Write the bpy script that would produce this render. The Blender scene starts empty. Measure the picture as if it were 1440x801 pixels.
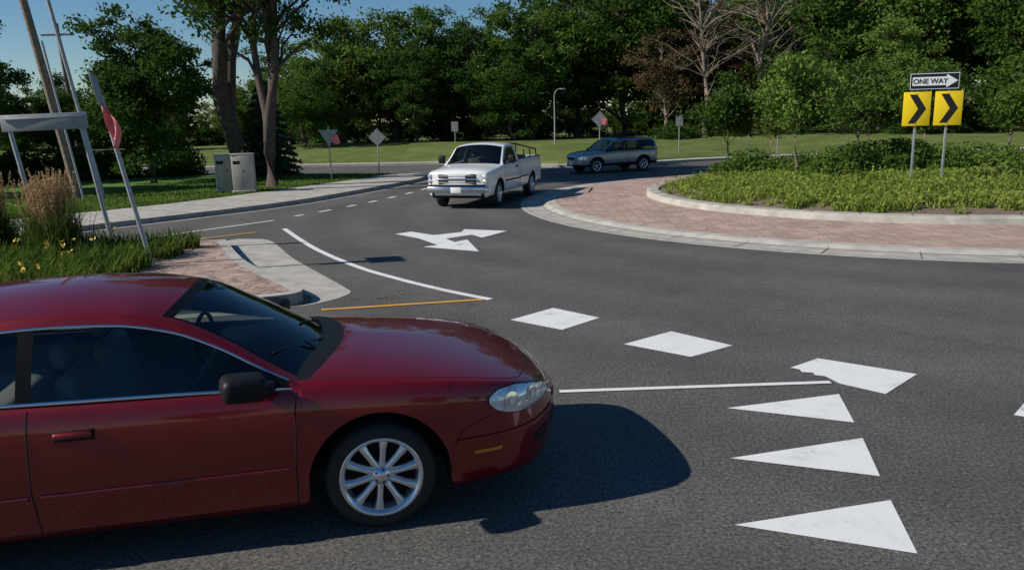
import bpy, bmesh, math, random
import numpy as np
from mathutils import Vector, Matrix, geometry
sc=bpy.context.scene
COL=sc.collection
rad=math.radians

# ------------------------------------------------------------------ helpers
def link(o,parent=None):
    COL.objects.link(o)
    if parent is not None: o.parent=parent
    return o
def empty(name,loc=(0,0,0),yaw=0,parent=None):
    o=bpy.data.objects.new(name,None); o.empty_display_size=.3
    o.location=loc; o.rotation_euler=(0,0,yaw)
    return link(o,parent)
def mesh_obj(name,verts,faces,mats,parent=None,mi=None,smooth=False,loc=(0,0,0)):
    me=bpy.data.meshes.new(name); me.from_pydata([tuple(v) for v in verts],[],faces); 
    if not isinstance(mats,(list,tuple)): mats=[mats]
    for m in mats: me.materials.append(m)
    if mi is not None: me.polygons.foreach_set("material_index",mi)
    if smooth: me.polygons.foreach_set("use_smooth",[True]*len(me.polygons))
    me.update()
    o=bpy.data.objects.new(name,me); o.location=loc
    return link(o,parent)
def quads_mesh(name,V,Fq,MI,mats,smooth_idx=None):
    me=bpy.data.meshes.new(name); n=len(V); f=len(Fq)
    me.vertices.add(n); me.vertices.foreach_set("co",np.asarray(V,dtype=np.float32).ravel())
    me.loops.add(f*4); me.loops.foreach_set("vertex_index",np.asarray(Fq,dtype=np.int32).ravel())
    me.polygons.add(f); me.polygons.foreach_set("loop_start",np.arange(0,f*4,4,dtype=np.int32))
    try: me.polygons.foreach_set("loop_total",np.full(f,4,dtype=np.int32))
    except Exception: pass
    for m in mats: me.materials.append(m)
    me.polygons.foreach_set("material_index",np.asarray(MI,dtype=np.int32))
    if smooth_idx is not None:
        me.polygons.foreach_set("use_smooth",(np.asarray(MI)==smooth_idx))
    me.update(calc_edges=True); me.validate()
    return me
def box(name,size,loc,m,parent=None,bevel=0.0,rot=(0,0,0),seg=2):
    bm=bmesh.new(); bmesh.ops.create_cube(bm,size=1)
    bmesh.ops.scale(bm,vec=size,verts=bm.verts)
    if bevel>0: bmesh.ops.bevel(bm,geom=bm.edges[:],offset=bevel,segments=seg,affect='EDGES',profile=.5)
    me=bpy.data.meshes.new(name); bm.to_mesh(me); bm.free()
    me.materials.append(m)
    if bevel>0: me.polygons.foreach_set("use_smooth",[True]*len(me.polygons))
    o=bpy.data.objects.new(name,me); o.location=loc; o.rotation_euler=rot
    return link(o,parent)
def rod(name,p0,p1,r0,r1,m,parent=None,seg=12):
    p0=Vector(p0);p1=Vector(p1); d=(p1-p0); q=d.to_track_quat('Z','Y')
    V=[];Fc=[]
    for k,(p,r) in enumerate(((p0,r0),(p1,r1))):
        for i in range(seg):
            a=2*math.pi*i/seg; V.append(p+q@Vector((r*math.cos(a),r*math.sin(a),0)))
    for i in range(seg): Fc.append((i,(i+1)%seg,seg+(i+1)%seg,seg+i))
    Fc.append(tuple(range(seg-1,-1,-1))); Fc.append(tuple(range(seg,2*seg)))
    return mesh_obj(name,V,Fc,m,parent)
def lathe(name,prof,m,parent=None,seg=48,loc=(0,0,0),mi=None):
    V=[];Fc=[];n=len(prof)
    for i in range(seg):
        a=2*math.pi*i/seg
        for r,y in prof: V.append((r*math.cos(a),y,r*math.sin(a)))
    for i in range(seg):
        j=(i+1)%seg
        for k in range(n-1): Fc.append((i*n+k,i*n+k+1,j*n+k+1,j*n+k))
    return mesh_obj(name,V,Fc,m,parent,smooth=True,loc=loc)
def sheet(name,pts,z,m,parent=None):
    V=[(x,y,z) for x,y in pts]
    tris=geometry.tessellate_polygon([[Vector(v) for v in V]])
    Fc=[]
    for t in tris:
        a,b,c=[Vector(V[i]) for i in t]
        Fc.append(tuple(t) if (b-a).cross(c-a).z>0 else tuple(reversed(t)))
    return mesh_obj(name,V,Fc,m,parent)
def prism(name,pts,z0,z1,mtop,mside,parent=None):
    n=len(pts)
    V=[(x,y,z1) for x,y in pts]+[(x,y,z0) for x,y in pts]
    tris=geometry.tessellate_polygon([[Vector(v) for v in V[:n]]])
    Fc=[];mi=[]
    for t in tris:
        a,b,c=[Vector(V[i]) for i in t]
        Fc.append(tuple(t) if (b-a).cross(c-a).z>0 else tuple(reversed(t))); mi.append(0)
    for i in range(n):
        j=(i+1)%n; Fc.append((i,j,n+j,n+i)); mi.append(1)
    return mesh_obj(name,V,Fc,[mtop,mside],parent,mi=mi)
def smooth_path(pts,n=8):
    out=[]
    P=[Vector((p[0],p[1])) for p in pts]
    for i in range(len(P)-1):
        p0=P[max(i-1,0)];p1=P[i];p2=P[i+1];p3=P[min(i+2,len(P)-1)]
        for k in range(n):
            t=k/n
            q=.5*((2*p1)+(p2-p0)*t+(2*p0-5*p1+4*p2-p3)*t*t+(3*p1-p0-3*p2+p3)*t**3)
            out.append((q.x,q.y))
    out.append((P[-1].x,P[-1].y)); return out
def strip(name,path,w,z,m,parent=None):
    P=[Vector(p) for p in path]; L=[];R=[]
    for i,p in enumerate(P):
        d=(P[min(i+1,len(P)-1)]-P[max(i-1,0)]).normalized(); nrm=Vector((-d.y,d.x))
        L.append(p+nrm*w/2);R.append(p-nrm*w/2)
    V=[(p.x,p.y,z) for p in L]+[(p.x,p.y,z) for p in R]; n=len(P)
    return mesh_obj(name,V,[(i,n+i,n+i+1,i+1) for i in range(n-1)],m,parent)
def pchip(tab):
    xs=np.array([t[0] for t in tab],float);ys=np.array([t[1] for t in tab],float)
    if xs[0]>xs[-1]: xs=xs[::-1];ys=ys[::-1]
    h=np.diff(xs);dl=np.diff(ys)/h;n=len(xs);d=np.zeros(n)
    for i in range(1,n-1):
        if dl[i-1]*dl[i]>0:
            w1=2*h[i]+h[i-1];w2=h[i]+2*h[i-1]; d[i]=(w1+w2)/(w1/dl[i-1]+w2/dl[i])
    if n>2:
        d[0]=dl[0];d[-1]=dl[-1]
    else: d[:]=dl[0]
    def f(x):
        x=min(max(x,xs[0]),xs[-1]); i=min(int(np.searchsorted(xs,x,side='right'))-1,n-2); i=max(i,0)
        t=(x-xs[i])/h[i]
        return float((2*t**3-3*t*t+1)*ys[i]+(t**3-2*t*t+t)*h[i]*d[i]+(-2*t**3+3*t*t)*ys[i+1]+(t**3-t*t)*h[i]*d[i+1])
    return f

# ------------------------------------------------------------------ materials
def new_mat(name):
    m=bpy.data.materials.new(name); m.use_nodes=True
    nt=m.node_tree; return m,nt,nt.nodes["Principled BSDF"]
def pmat(name,col,rough=.6,metal=0,coat=0,var=0,vscale=5,bump=0,bscale=60,spec=.5,detail=4):
    m,nt,b=new_mat(name)
    b.inputs["Base Color"].default_value=(*col,1); b.inputs["Roughness"].default_value=rough
    b.inputs["Metallic"].default_value=metal; b.inputs["Coat Weight"].default_value=coat
    b.inputs["Coat Roughness"].default_value=.03; b.inputs["Specular IOR Level"].default_value=spec
    tc=nt.nodes.new("ShaderNodeTexCoord")
    if var>0:
        n=nt.nodes.new("ShaderNodeTexNoise"); n.inputs["Scale"].default_value=vscale; n.inputs["Detail"].default_value=detail
        nt.links.new(tc.outputs["Object"],n.inputs["Vector"])
        r=nt.nodes.new("ShaderNodeValToRGB")
        r.color_ramp.elements[0].position=.3;r.color_ramp.elements[1].position=.7
        r.color_ramp.elements[0].color=(*[c*(1-var) for c in col],1); r.color_ramp.elements[1].color=(*[min(1,c*(1+var)) for c in col],1)
        nt.links.new(n.outputs["Fac"],r.inputs["Fac"]); nt.links.new(r.outputs["Color"],b.inputs["Base Color"])
    if bump>0:
        n=nt.nodes.new("ShaderNodeTexNoise"); n.inputs["Scale"].default_value=bscale; n.inputs["Detail"].default_value=3
        nt.links.new(tc.outputs["Object"],n.inputs["Vector"])
        bp=nt.nodes.new("ShaderNodeBump"); bp.inputs["Strength"].default_value=bump; bp.inputs["Distance"].default_value=.01
        nt.links.new(n.outputs["Fac"],bp.inputs["Height"]); nt.links.new(bp.outputs["Normal"],b.inputs["Normal"])
    return m
def leaf_mat(name,c_dark,c_light,scale=.7,trans=.3):
    m,nt,b=new_mat(name); nt.nodes.remove(b); out=nt.nodes["Material Output"]
    tc=nt.nodes.new("ShaderNodeTexCoord"); n=nt.nodes.new("ShaderNodeTexNoise"); n.inputs["Scale"].default_value=scale; n.inputs["Detail"].default_value=6;n.inputs["Roughness"].default_value=.7
    nt.links.new(tc.outputs["Object"],n.inputs["Vector"])
    oi=nt.nodes.new("ShaderNodeObjectInfo")
    add=nt.nodes.new("ShaderNodeMath"); add.operation='MULTIPLY_ADD'; add.inputs[1].default_value=.35
    nt.links.new(oi.outputs["Random"],add.inputs[0]); nt.links.new(n.outputs["Fac"],add.inputs[2])
    r=nt.nodes.new("ShaderNodeValToRGB"); r.color_ramp.elements[0].position=.4;r.color_ramp.elements[1].position=.9
    r.color_ramp.elements[0].color=(*c_dark,1); r.color_ramp.elements[1].color=(*c_light,1)
    nt.links.new(add.outputs[0],r.inputs["Fac"])
    d=nt.nodes.new("ShaderNodeBsdfDiffuse"); t=nt.nodes.new("ShaderNodeBsdfTranslucent")
    mx=nt.nodes.new("ShaderNodeMixShader"); mx.inputs[0].default_value=trans
    nt.links.new(r.outputs["Color"],d.inputs["Color"]); nt.links.new(r.outputs["Color"],t.inputs["Color"])
    nt.links.new(d.outputs[0],mx.inputs[1]);nt.links.new(t.outputs[0],mx.inputs[2]); nt.links.new(mx.outputs[0],out.inputs["Surface"])
    return m
def glass_mat(name,tint):
    m,nt,b=new_mat(name); nt.nodes.remove(b); out=nt.nodes["Material Output"]
    t=nt.nodes.new("ShaderNodeBsdfTransparent"); t.inputs["Color"].default_value=(*tint,1)
    g=nt.nodes.new("ShaderNodeBsdfGlossy"); g.inputs["Roughness"].default_value=.01; g.inputs["Color"].default_value=(.95,.97,1,1)
    f=nt.nodes.new("ShaderNodeFresnel"); f.inputs["IOR"].default_value=1.55
    mx=nt.nodes.new("ShaderNodeMixShader"); nt.links.new(f.outputs[0],mx.inputs[0])
    nt.links.new(t.outputs[0],mx.inputs[1]);nt.links.new(g.outputs[0],mx.inputs[2]); nt.links.new(mx.outputs[0],out.inputs["Surface"])
    return m
def asphalt_mat():
    m,nt,b=new_mat("asphalt"); L=nt.links
    tc=nt.nodes.new("ShaderNodeTexCoord")
    def noise(s,d=3,rg=.5):
        n=nt.nodes.new("ShaderNodeTexNoise"); n.inputs["Scale"].default_value=s;n.inputs["Detail"].default_value=d;n.inputs["Roughness"].default_value=rg
        L.new(tc.outputs["Object"],n.inputs["Vector"]); return n
    fine=noise(36,5,.92); big=noise(.30,6,.62); mid=noise(3,6,.75)
    v=nt.nodes.new("ShaderNodeTexVoronoi"); v.inputs["Scale"].default_value=32; L.new(tc.outputs["Object"],v.inputs["Vector"])
    def ramp(src,p0,p1,c0,c1):
        r=nt.nodes.new("ShaderNodeValToRGB"); e=r.color_ramp.elements
        e[0].position=p0;e[0].color=(*c0,1);e[1].position=p1;e[1].color=(*c1,1); L.new(src,r.inputs["Fac"]); return r.outputs["Color"]
    def mul(a,c):
        x=nt.nodes.new("ShaderNodeMix"); x.data_type='RGBA'; x.blend_type='MULTIPLY'; x.inputs[0].default_value=1
        L.new(a,x.inputs[6]);L.new(c,x.inputs[7]); return x.outputs[2]
    c=ramp(fine.outputs["Fac"],.38,.63,(.026,.026,.026),(.262,.250,.232))
    c=mul(c,ramp(big.outputs["Fac"],.3,.75,(.74,.74,.75),(1.15,1.13,1.09)))
    c=mul(c,ramp(mid.outputs["Fac"],.3,.7,(.82,.82,.83),(1.10,1.10,1.08)))
    c=mul(c,ramp(v.outputs["Distance"],0,.28,(1.9,1.85,1.78),(.88,.88,.88)))
    sub=nt.nodes.new("ShaderNodeVectorMath"); sub.operation='SUBTRACT'; sub.inputs[1].default_value=(11.5,23,0); L.new(tc.outputs["Object"],sub.inputs[0])
    ln=nt.nodes.new("ShaderNodeVectorMath"); ln.operation='LENGTH'; L.new(sub.outputs[0],ln.inputs[0])
    ad=nt.nodes.new("ShaderNodeMath"); ad.operation='MULTIPLY_ADD'; ad.inputs[1].default_value=.9; L.new(big.outputs["Fac"],ad.inputs[0]); L.new(ln.outputs["Value"],ad.inputs[2])
    sn=nt.nodes.new("ShaderNodeMath"); sn.operation='MULTIPLY'; sn.inputs[1].default_value=3.6; L.new(ad.outputs[0],sn.inputs[0])
    s2=nt.nodes.new("ShaderNodeMath"); s2.operation='SINE'; L.new(sn.outputs[0],s2.inputs[0])
    mr=nt.nodes.new("ShaderNodeMapRange"); mr.inputs[1].default_value=-1; mr.inputs[2].default_value=1; L.new(s2.outputs[0],mr.inputs[0])
    c=mul(c,ramp(mr.outputs[0],0,1,(.89,.89,.89),(1.05,1.05,1.05)))
    vc=nt.nodes.new("ShaderNodeTexVoronoi"); vc.feature='DISTANCE_TO_EDGE'; vc.inputs["Scale"].default_value=.17
    mp=nt.nodes.new("ShaderNodeVectorMath"); mp.operation='MULTIPLY_ADD'; mp.inputs[1].default_value=(1.6,1.6,1.6); L.new(mid.outputs["Color"],mp.inputs[0]); L.new(tc.outputs["Object"],mp.inputs[2]); L.new(mp.outputs[0],vc.inputs["Vector"])
    c=mul(c,ramp(vc.outputs["Distance"],.0004,.0022,(.5,.5,.5),(1,1,1)))
    L.new(c,b.inputs["Base Color"]); b.inputs["Roughness"].default_value=.8; b.inputs["Specular IOR Level"].default_value=.35
    bp=nt.nodes.new("ShaderNodeBump"); bp.inputs["Strength"].default_value=.7;bp.inputs["Distance"].default_value=.008
    L.new(fine.outputs["Fac"],bp.inputs["Height"]);L.new(bp.outputs["Normal"],b.inputs["Normal"])
    return m
def paint_mark(name,col):
    m,nt,b=new_mat(name); L=nt.links
    tc=nt.nodes.new("ShaderNodeTexCoord")
    n=nt.nodes.new("ShaderNodeTexNoise"); n.inputs["Scale"].default_value=45;n.inputs["Detail"].default_value=5;n.inputs["Roughness"].default_value=.85
    n2=nt.nodes.new("ShaderNodeTexNoise"); n2.inputs["Scale"].default_value=3.5;n2.inputs["Detail"].default_value=4
    L.new(tc.outputs["Object"],n.inputs["Vector"]);L.new(tc.outputs["Object"],n2.inputs["Vector"])
    a=nt.nodes.new("ShaderNodeMath");a.operation='ADD';L.new(n.outputs["Fac"],a.inputs[0]);L.new(n2.outputs["Fac"],a.inputs[1])
    r=nt.nodes.new("ShaderNodeValToRGB");e=r.color_ramp.elements
    e[0].position=.68;e[0].color=(.14,.14,.14,1);e[1].position=.80;e[1].color=(*[c*.88 for c in col],1)
    x=r.color_ramp.elements.new(1.0);x.color=(*col,1)
    L.new(a.outputs[0],r.inputs["Fac"]);L.new(r.outputs["Color"],b.inputs["Base Color"]);b.inputs["Roughness"].default_value=.7
    return m
def lawn_mat(name,cd,cl,cb):
    m,nt,b=new_mat(name); L=nt.links
    tc=nt.nodes.new("ShaderNodeTexCoord")
    n=nt.nodes.new("ShaderNodeTexNoise"); n.inputs["Scale"].default_value=.5;n.inputs["Detail"].default_value=9;n.inputs["Roughness"].default_value=.75
    L.new(tc.outputs["Object"],n.inputs["Vector"])
    r=nt.nodes.new("ShaderNodeValToRGB");e=r.color_ramp.elements
    e[0].position=.3;e[0].color=(*cd,1);e[1].position=.7;e[1].color=(*cb,1); x=e.new(.5);x.color=(*cl,1)
    L.new(n.outputs["Fac"],r.inputs["Fac"]);L.new(r.outputs["Color"],b.inputs["Base Color"]);b.inputs["Roughness"].default_value=.9
    b.inputs["Specular IOR Level"].default_value=.15
    n2=nt.nodes.new("ShaderNodeTexNoise"); n2.inputs["Scale"].default_value=25;n2.inputs["Detail"].default_value=5
    L.new(tc.outputs["Object"],n2.inputs["Vector"])
    bp=nt.nodes.new("ShaderNodeBump");bp.inputs["Strength"].default_value=.8;bp.inputs["Distance"].default_value=.05
    L.new(n2.outputs["Fac"],bp.inputs["Height"]);L.new(bp.outputs["Normal"],b.inputs["Normal"])
    return m
def paver_mat():
    m,nt,b=new_mat("brick_pavers"); L=nt.links
    tc=nt.nodes.new("ShaderNodeTexCoord")
    v=nt.nodes.new("ShaderNodeTexVoronoi"); v.feature='DISTANCE_TO_EDGE'; v.inputs["Scale"].default_value=3.6; v.inputs["Randomness"].default_value=.35
    v2=nt.nodes.new("ShaderNodeTexVoronoi"); v2.inputs["Scale"].default_value=3.6; v2.inputs["Randomness"].default_value=.35
    L.new(tc.outputs["Object"],v.inputs["Vector"]);L.new(tc.outputs["Object"],v2.inputs["Vector"])
    hs=nt.nodes.new("ShaderNodeSeparateColor"); L.new(v2.outputs["Color"],hs.inputs[0])
    r=nt.nodes.new("ShaderNodeValToRGB");e=r.color_ramp.elements
    e[0].color=(.39,.27,.215,1);e[1].color=(.49,.36,.295,1);L.new(hs.outputs[0],r.inputs["Fac"])
    r2=nt.nodes.new("ShaderNodeValToRGB");r2.color_ramp.elements[0].position=.012;r2.color_ramp.elements[1].position=.045
    r2.color_ramp.elements[0].color=(.55,.55,.55,1);r2.color_ramp.elements[1].color=(1,1,1,1);L.new(v.outputs["Distance"],r2.inputs["Fac"])
    n=nt.nodes.new("ShaderNodeTexNoise");n.inputs["Scale"].default_value=1.2;n.inputs["Detail"].default_value=8;n.inputs["Roughness"].default_value=.7;L.new(tc.outputs["Object"],n.inputs["Vector"])
    r3=nt.nodes.new("ShaderNodeValToRGB");r3.color_ramp.elements[0].position=.3;r3.color_ramp.elements[1].position=.7
    r3.color_ramp.elements[0].color=(.74,.73,.72,1);r3.color_ramp.elements[1].color=(1.15,1.15,1.15,1);L.new(n.outputs["Fac"],r3.inputs["Fac"])
    x=nt.nodes.new("ShaderNodeMix");x.data_type='RGBA';x.blend_type='MULTIPLY';x.inputs[0].default_value=1
    L.new(r.outputs["Color"],x.inputs[6]);L.new(r2.outputs["Color"],x.inputs[7])
    y=nt.nodes.new("ShaderNodeMix");y.data_type='RGBA';y.blend_type='MULTIPLY';y.inputs[0].default_value=1
    L.new(x.outputs[2],y.inputs[6]);L.new(r3.outputs["Color"],y.inputs[7])
    L.new(y.outputs[2],b.inputs["Base Color"]);b.inputs["Roughness"].default_value=.85
    bp=nt.nodes.new("ShaderNodeBump");bp.inputs["Strength"].default_value=.6;bp.inputs["Distance"].default_value=.01
    L.new(r2.outputs["Color"],bp.inputs["Height"]);L.new(bp.outputs["Normal"],b.inputs["Normal"])
    return m

ASPH=asphalt_mat(); WHITE=paint_mark("white_road_paint",(.76,.76,.74)); YELLOW=paint_mark("yellow_road_paint",(.66,.34,.05))
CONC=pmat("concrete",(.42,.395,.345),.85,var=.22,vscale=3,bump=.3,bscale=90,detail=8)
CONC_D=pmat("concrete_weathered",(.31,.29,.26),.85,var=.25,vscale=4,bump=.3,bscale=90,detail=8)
PAVER=paver_mat()
LAWN=lawn_mat("lawn",(.06,.12,.018),(.10,.19,.03),(.15,.22,.05))
LAWN_DRY=lawn_mat("lawn_dry",(.07,.11,.025),(.13,.17,.045),(.22,.21,.09))
MULCH=pmat("mulch",(.17,.13,.09),.95,var=.5,vscale=18,bump=.8,bscale=40)
BARK=pmat("bark",(.075,.058,.045),.95,var=.4,vscale=6,bump=.9,bscale=18)
BARK_L=pmat("bark_light",(.20,.155,.12),.95,var=.3,vscale=6,bump=.6,bscale=18)
STEEL=pmat("galvanised_steel",(.38,.39,.40),.5,.5,var=.15,vscale=8)
ALU=pmat("aluminium_sign_back",(.33,.34,.34),.55,.3,var=.15,vscale=4)
WOODP=pmat("utility_pole_wood",(.20,.155,.12),.9,var=.3,vscale=7,bump=.5,bscale=20)
BLACKP=pmat("black_plastic",(.009,.009,.010),.5,spec=.25)
PILLAR=pmat("pillar_black",(.006,.006,.006),.35,spec=.15)
RUBBER=pmat("tyre_rubber",(.02,.02,.02),.75,var=.2,vscale=20)
DARK=pmat("underbody_dark",(.008,.008,.008),.9)
CHROME=pmat("chrome",(.75,.75,.77),.12,1.0)
ALLOY=pmat("polished_alloy",(.76,.76,.78),.25,.8)
GLASS=glass_mat("car_glass",(.74,.81,.77)); GLASS_D=glass_mat("car_glass_dark",(.34,.37,.36))
LENS=pmat("lamp_lens",(.72,.74,.78),.12,.4,coat=1,var=.25,vscale=22)
AMBER=pmat("amber_lens",(.75,.22,.02),.25,coat=.6)
REDL=pmat("red_lens",(.45,.02,.02),.25,coat=.6)
INTER=pmat("seat_leather",(.27,.255,.23),.6)
RED=pmat("red_car_paint",(.21,.002,.005),.36,.45,coat=1.0)
WHITEP=pmat("white_car_paint",(.80,.80,.78),.35,0,coat=.8)
SILVER=pmat("silver_blue_car_paint",(.27,.32,.37),.3,.5,coat=.8)
LF1=leaf_mat("leaves_green",(.038,.080,.016),(.110,.180,.036),trans=.35)
LF2=leaf_mat("leaves_dark",(.026,.060,.015),(.072,.13,.028),trans=.35)
LF3=leaf_mat("leaves_bright",(.065,.12,.022),(.17,.25,.055),trans=.35)
LFS=leaf_mat("needles",(.022,.055,.030),(.055,.11,.06),trans=.1)
LFR=leaf_mat("leaves_maroon",(.04,.020,.015),(.09,.05,.03))
LFB=leaf_mat("leaves_rusty",(.08,.065,.028),(.19,.13,.07))
BLADE=leaf_mat("grass_blades",(.15,.23,.03),(.34,.40,.09),scale=1.0,trans=.4)
BLADE_D=leaf_mat("strap_leaves",(.055,.10,.02),(.14,.20,.038),scale=1.2,trans=.35)
PLUME=leaf_mat("grass_plumes",(.36,.24,.12),(.58,.42,.23),scale=3,trans=.3)
FLOWER=pmat("yellow_petals",(.75,.50,.04),.6)
FLAG=pmat("pink_flag_cloth",(.80,.20,.22),.8,var=.12,vscale=9)
CAB=pmat("cabinet_paint",(.30,.29,.25),.6,var=.12,vscale=3)
CABL=pmat("cabinet_paint_light",(.42,.38,.32),.6,var=.12,vscale=3)
SYEL=pmat("sign_yellow",(.88,.62,.01),.4); SBLK=pmat("sign_black",(.012,.012,.012),.45); SWHT=pmat("sign_white",(.82,.82,.82),.4)

# ------------------------------------------------------------------ world, sun
AZ=rad(12); EL=rad(34.5)
sh=Vector((math.cos(AZ),math.sin(AZ)))
w=bpy.data.worlds.new("World"); sc.world=w; w.use_nodes=True
nt=w.node_tree; bg=nt.nodes["Background"]
sky=nt.nodes.new("ShaderNodeTexSky"); sky.sky_type='NISHITA'; sky.sun_disc=False; sky.sun_elevation=EL
sky.sun_rotation=math.atan2(-sh.x,-sh.y)%(2*math.pi)
sky.air_density=1.0; sky.dust_density=0.0; sky.ozone_density=4.0
hs=nt.nodes.new("ShaderNodeHueSaturation"); hs.inputs["Saturation"].default_value=1.22; hs.inputs["Value"].default_value=.92
nt.links.new(sky.outputs[0],hs.inputs["Color"]); nt.links.new(hs.outputs[0],bg.inputs[0]); bg.inputs[1].default_value=.085
sd=bpy.data.lights.new("sun","SUN"); sd.energy=5.0; sd.angle=rad(.53); sd.color=(1,.94,.85)
so=link(bpy.data.objects.new("sun",sd)); so.location=(-40,-4,30)
so.rotation_euler=Vector((sh.x*math.cos(EL),sh.y*math.cos(EL),-math.sin(EL))).to_track_quat('-Z','Y').to_euler()
sc.view_settings.view_transform='Standard'; sc.view_settings.look='None'; sc.view_settings.exposure=0

# ------------------------------------------------------------------ camera
cd=bpy.data.cameras.new("camera"); cam=link(bpy.data.objects.new("camera",cd)); sc.camera=cam
cd.lens=27.5; cd.sensor_width=36; cd.clip_end=2000; cd.clip_start=.05
Mr=Matrix.Rotation(math.pi/2-math.atan(230.5/1100),4,'X')@Matrix.Rotation(-0.026,4,'Z')
cam.matrix_world=Matrix.Translation((0,0,2.45))@Mr

# ------------------------------------------------------------------ ground
sheet("ground",[(-700,-700),(700,-700),(700,700),(-700,700)],-.03,LAWN)
road=sheet("road",[(-90,-25),(90,-25),(90,52),(-90,52)],0,ASPH)

K=smooth_path([(-30,-5),(-22,5.5),(-16,13),(-11.88,18.3),(-9.85,20.9),(-7.1,24.7),(-5.2,29.5),(-3.92,33.6),(-3.7,36.2)],6)
Wl=smooth_path([(-33,-3),(-24.5,8.5),(-18.4,16),(-13.9,21.6),(-11.7,24.0),(-9.6,27.6),(-6.9,33.7),(-5.6,37.2)],6)
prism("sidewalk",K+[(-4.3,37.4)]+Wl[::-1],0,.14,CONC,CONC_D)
strip("gutter_pan",[(a+.14,b-.09) for a,b in K],.36,.004,CONC_D)
prism("lawn",Wl+[(-8,39),(-16,41),(-80,43),(-80,-3)],0,.12,LAWN,MULCH)
jv=[];jf=[]
for i in range(4,len(K)-1,2):
    a=Vector(K[i]); j=min(range(len(Wl)),key=lambda q:(Vector(Wl[q])-a).length); b=Vector(Wl[j]); d=(b-a).normalized(); n=Vector((-d.y,d.x))*.012
    k=len(jv); jv+=[(*(a+n),.143),(*(a-n),.143),(*(b-n),.143),(*(b+n),.143)]; jf.append((k,k+1,k+2,k+3))
mesh_obj("sidewalk_joints",jv,jf,MULCH)

edge=smooth_path([(-95,51),(-30,49.5),(-14,48.6),(-6.7,47.6),(-3.3,46.8),(-.5,44),(1.5,41.9),(3.4,41.0),(7,41.6),(12,44),(25,45.5),(95,47)],7)
V=[];Fc=[];rows=[0,.02,1,3,5,8,12,16,22,30,45,70,110,200]
zs=[0,.14,.2,.36,.54,.78,.98,1.0,.9,.75,.6,.5,.4,.3]
random.seed(3)
for i,(x,y) in enumerate(edge):
    for r,z in zip(rows,zs): V.append((x*(1+r*.004),y+r+1.3,z+(0 if r<.5 else .06*math.sin(x*.21+r*.3)+.05*math.sin(x*.07))))
n=len(rows)
for i in range(len(edge)-1):
    for k in range(n-1): Fc.append((i*n+k,(i+1)*n+k,(i+1)*n+k+1,i*n+k+1))
mesh_obj("far_lawn",V,Fc,LAWN_DRY,smooth=True)
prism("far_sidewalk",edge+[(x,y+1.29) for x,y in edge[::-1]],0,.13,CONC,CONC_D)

# ------------------------------------------------------------------ roundabout island
CX,CY=11.5,23.0
isl=empty("roundabout_island",(CX,CY,0))
def ring(name,prof,m,seg=160,parent=isl):
    V=[];Fc=[];n=len(prof)
    for i in range(seg):
        a=2*math.pi*i/seg
        for r,z in prof: V.append((r*math.cos(a),r*math.sin(a),z))
    for i in range(seg):
        j=(i+1)%seg
        for k in range(n-1): Fc.append((i*n+k,j*n+k,j*n+k+1,i*n+k+1))
    return mesh_obj(name,V,Fc,m,parent,smooth=False)
ring("apron_gutter",[(11.15,.002),(11.15,.012),(10.55,.015),(10.45,.05),(10.38,.075),(10.15,.085)],CONC)
ring("gutter_dirt_shade",[(11.2,.004),(11.05,.0165),(11.03,.0165)],CONC_D)
ring("flow_line",[(10.60,.0185),(10.52,.022)],CONC_D)
ring("truck_apron",[(10.15,.085),(8.8,.11),(7.38,.13)],PAVER)
ring("inner_kerb",[(7.38,.12),(7.36,.25),(7.33,.275),(7.28,.285),(7.0,.285),(6.98,.2)],CONC)
jv=[];jf=[]
for i in range(44):
    a=2*math.pi*i/44; c,s=math.cos(a),math.sin(a)
    for r0,r1,z0,z1 in ((11.14,10.5,.016,.024),(10.5,10.16,.036,.089),(7.3,7.0,.289,.289)):
        k=len(jv); t=.009
        jv+=[(r0*c-t*s,r0*s+t*c,z0+.003),(r0*c+t*s,r0*s-t*c,z0+.003),(r1*c+t*s,r1*s-t*c,z1+.003),(r1*c-t*s,r1*s+t*c,z1+.003)];jf.append((k,k+1,k+2,k+3))
mesh_obj("kerb_joints",jv,jf,MULCH,isl)
def mound(r): return .24+.42*max(0,1-(r/7.0)**2)
ring("planting_soil",[(7.0-.5*k,mound(7.0-.5*k)) for k in range(14)]+[(.02,mound(0))],MULCH)

# ------------------------------------------------------------------ splitter island
spl=empty("splitter_island",(0,0,0))
right=smooth_path([(-6.04,16.42),(-4.85,13.9),(-3.96,12.44),(-3.23,11.4),(-2.99,10.9),(-3.17,10.62),(-3.8,10.4)],5)
poly=right+[(-8,9.7),(-12,9.0),(-15.5,10.2),(-13.2,13.2),(-11,14.4),(-9,15.2),(-7.3,15.95),(-6.6,16.5)]
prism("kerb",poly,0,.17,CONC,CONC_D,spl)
cen=Vector((-7.5,12.6))
inner=[]
for i,p in enumerate(poly):
    a=Vector(poly[i-1]);b=Vector(poly[(i+1)%len(poly)]);d=(b-a).normalized();nn=Vector((-d.y,d.x))
    if (Vector(p)+nn-cen).length>(Vector(p)-nn-cen).length: nn=-nn
    inner.append(tuple(Vector(p)+nn*.2))
sheet("brick_surface",inner,.175,PAVER,spl)
sheet("planting_bed",[(-6.5,14.8),(-6.1,12.6),(-5.9,11),(-8,10),(-12,9.4),(-14.8,10.5),(-12.8,13),(-10.8,14),(-8.6,14.9),(-7.2,15.5)],.18,MULCH,spl)
gut=smooth_path([(-6.2,17.5),(-5.9,17.45),(-5.3,17.1),(-4.2,14.78),(-3.24,13.01),(-2.6,11.85),(-2.42,11.35),(-2.75,10.75),(-3.6,10.2)],5)
sheet("gutter",gut+[(-8,9.4),(-8,9.9),(-3.8,10.6)]+right[::-1]+[(-6.5,16.7)],.006,CONC,spl)
fl=[]
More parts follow.
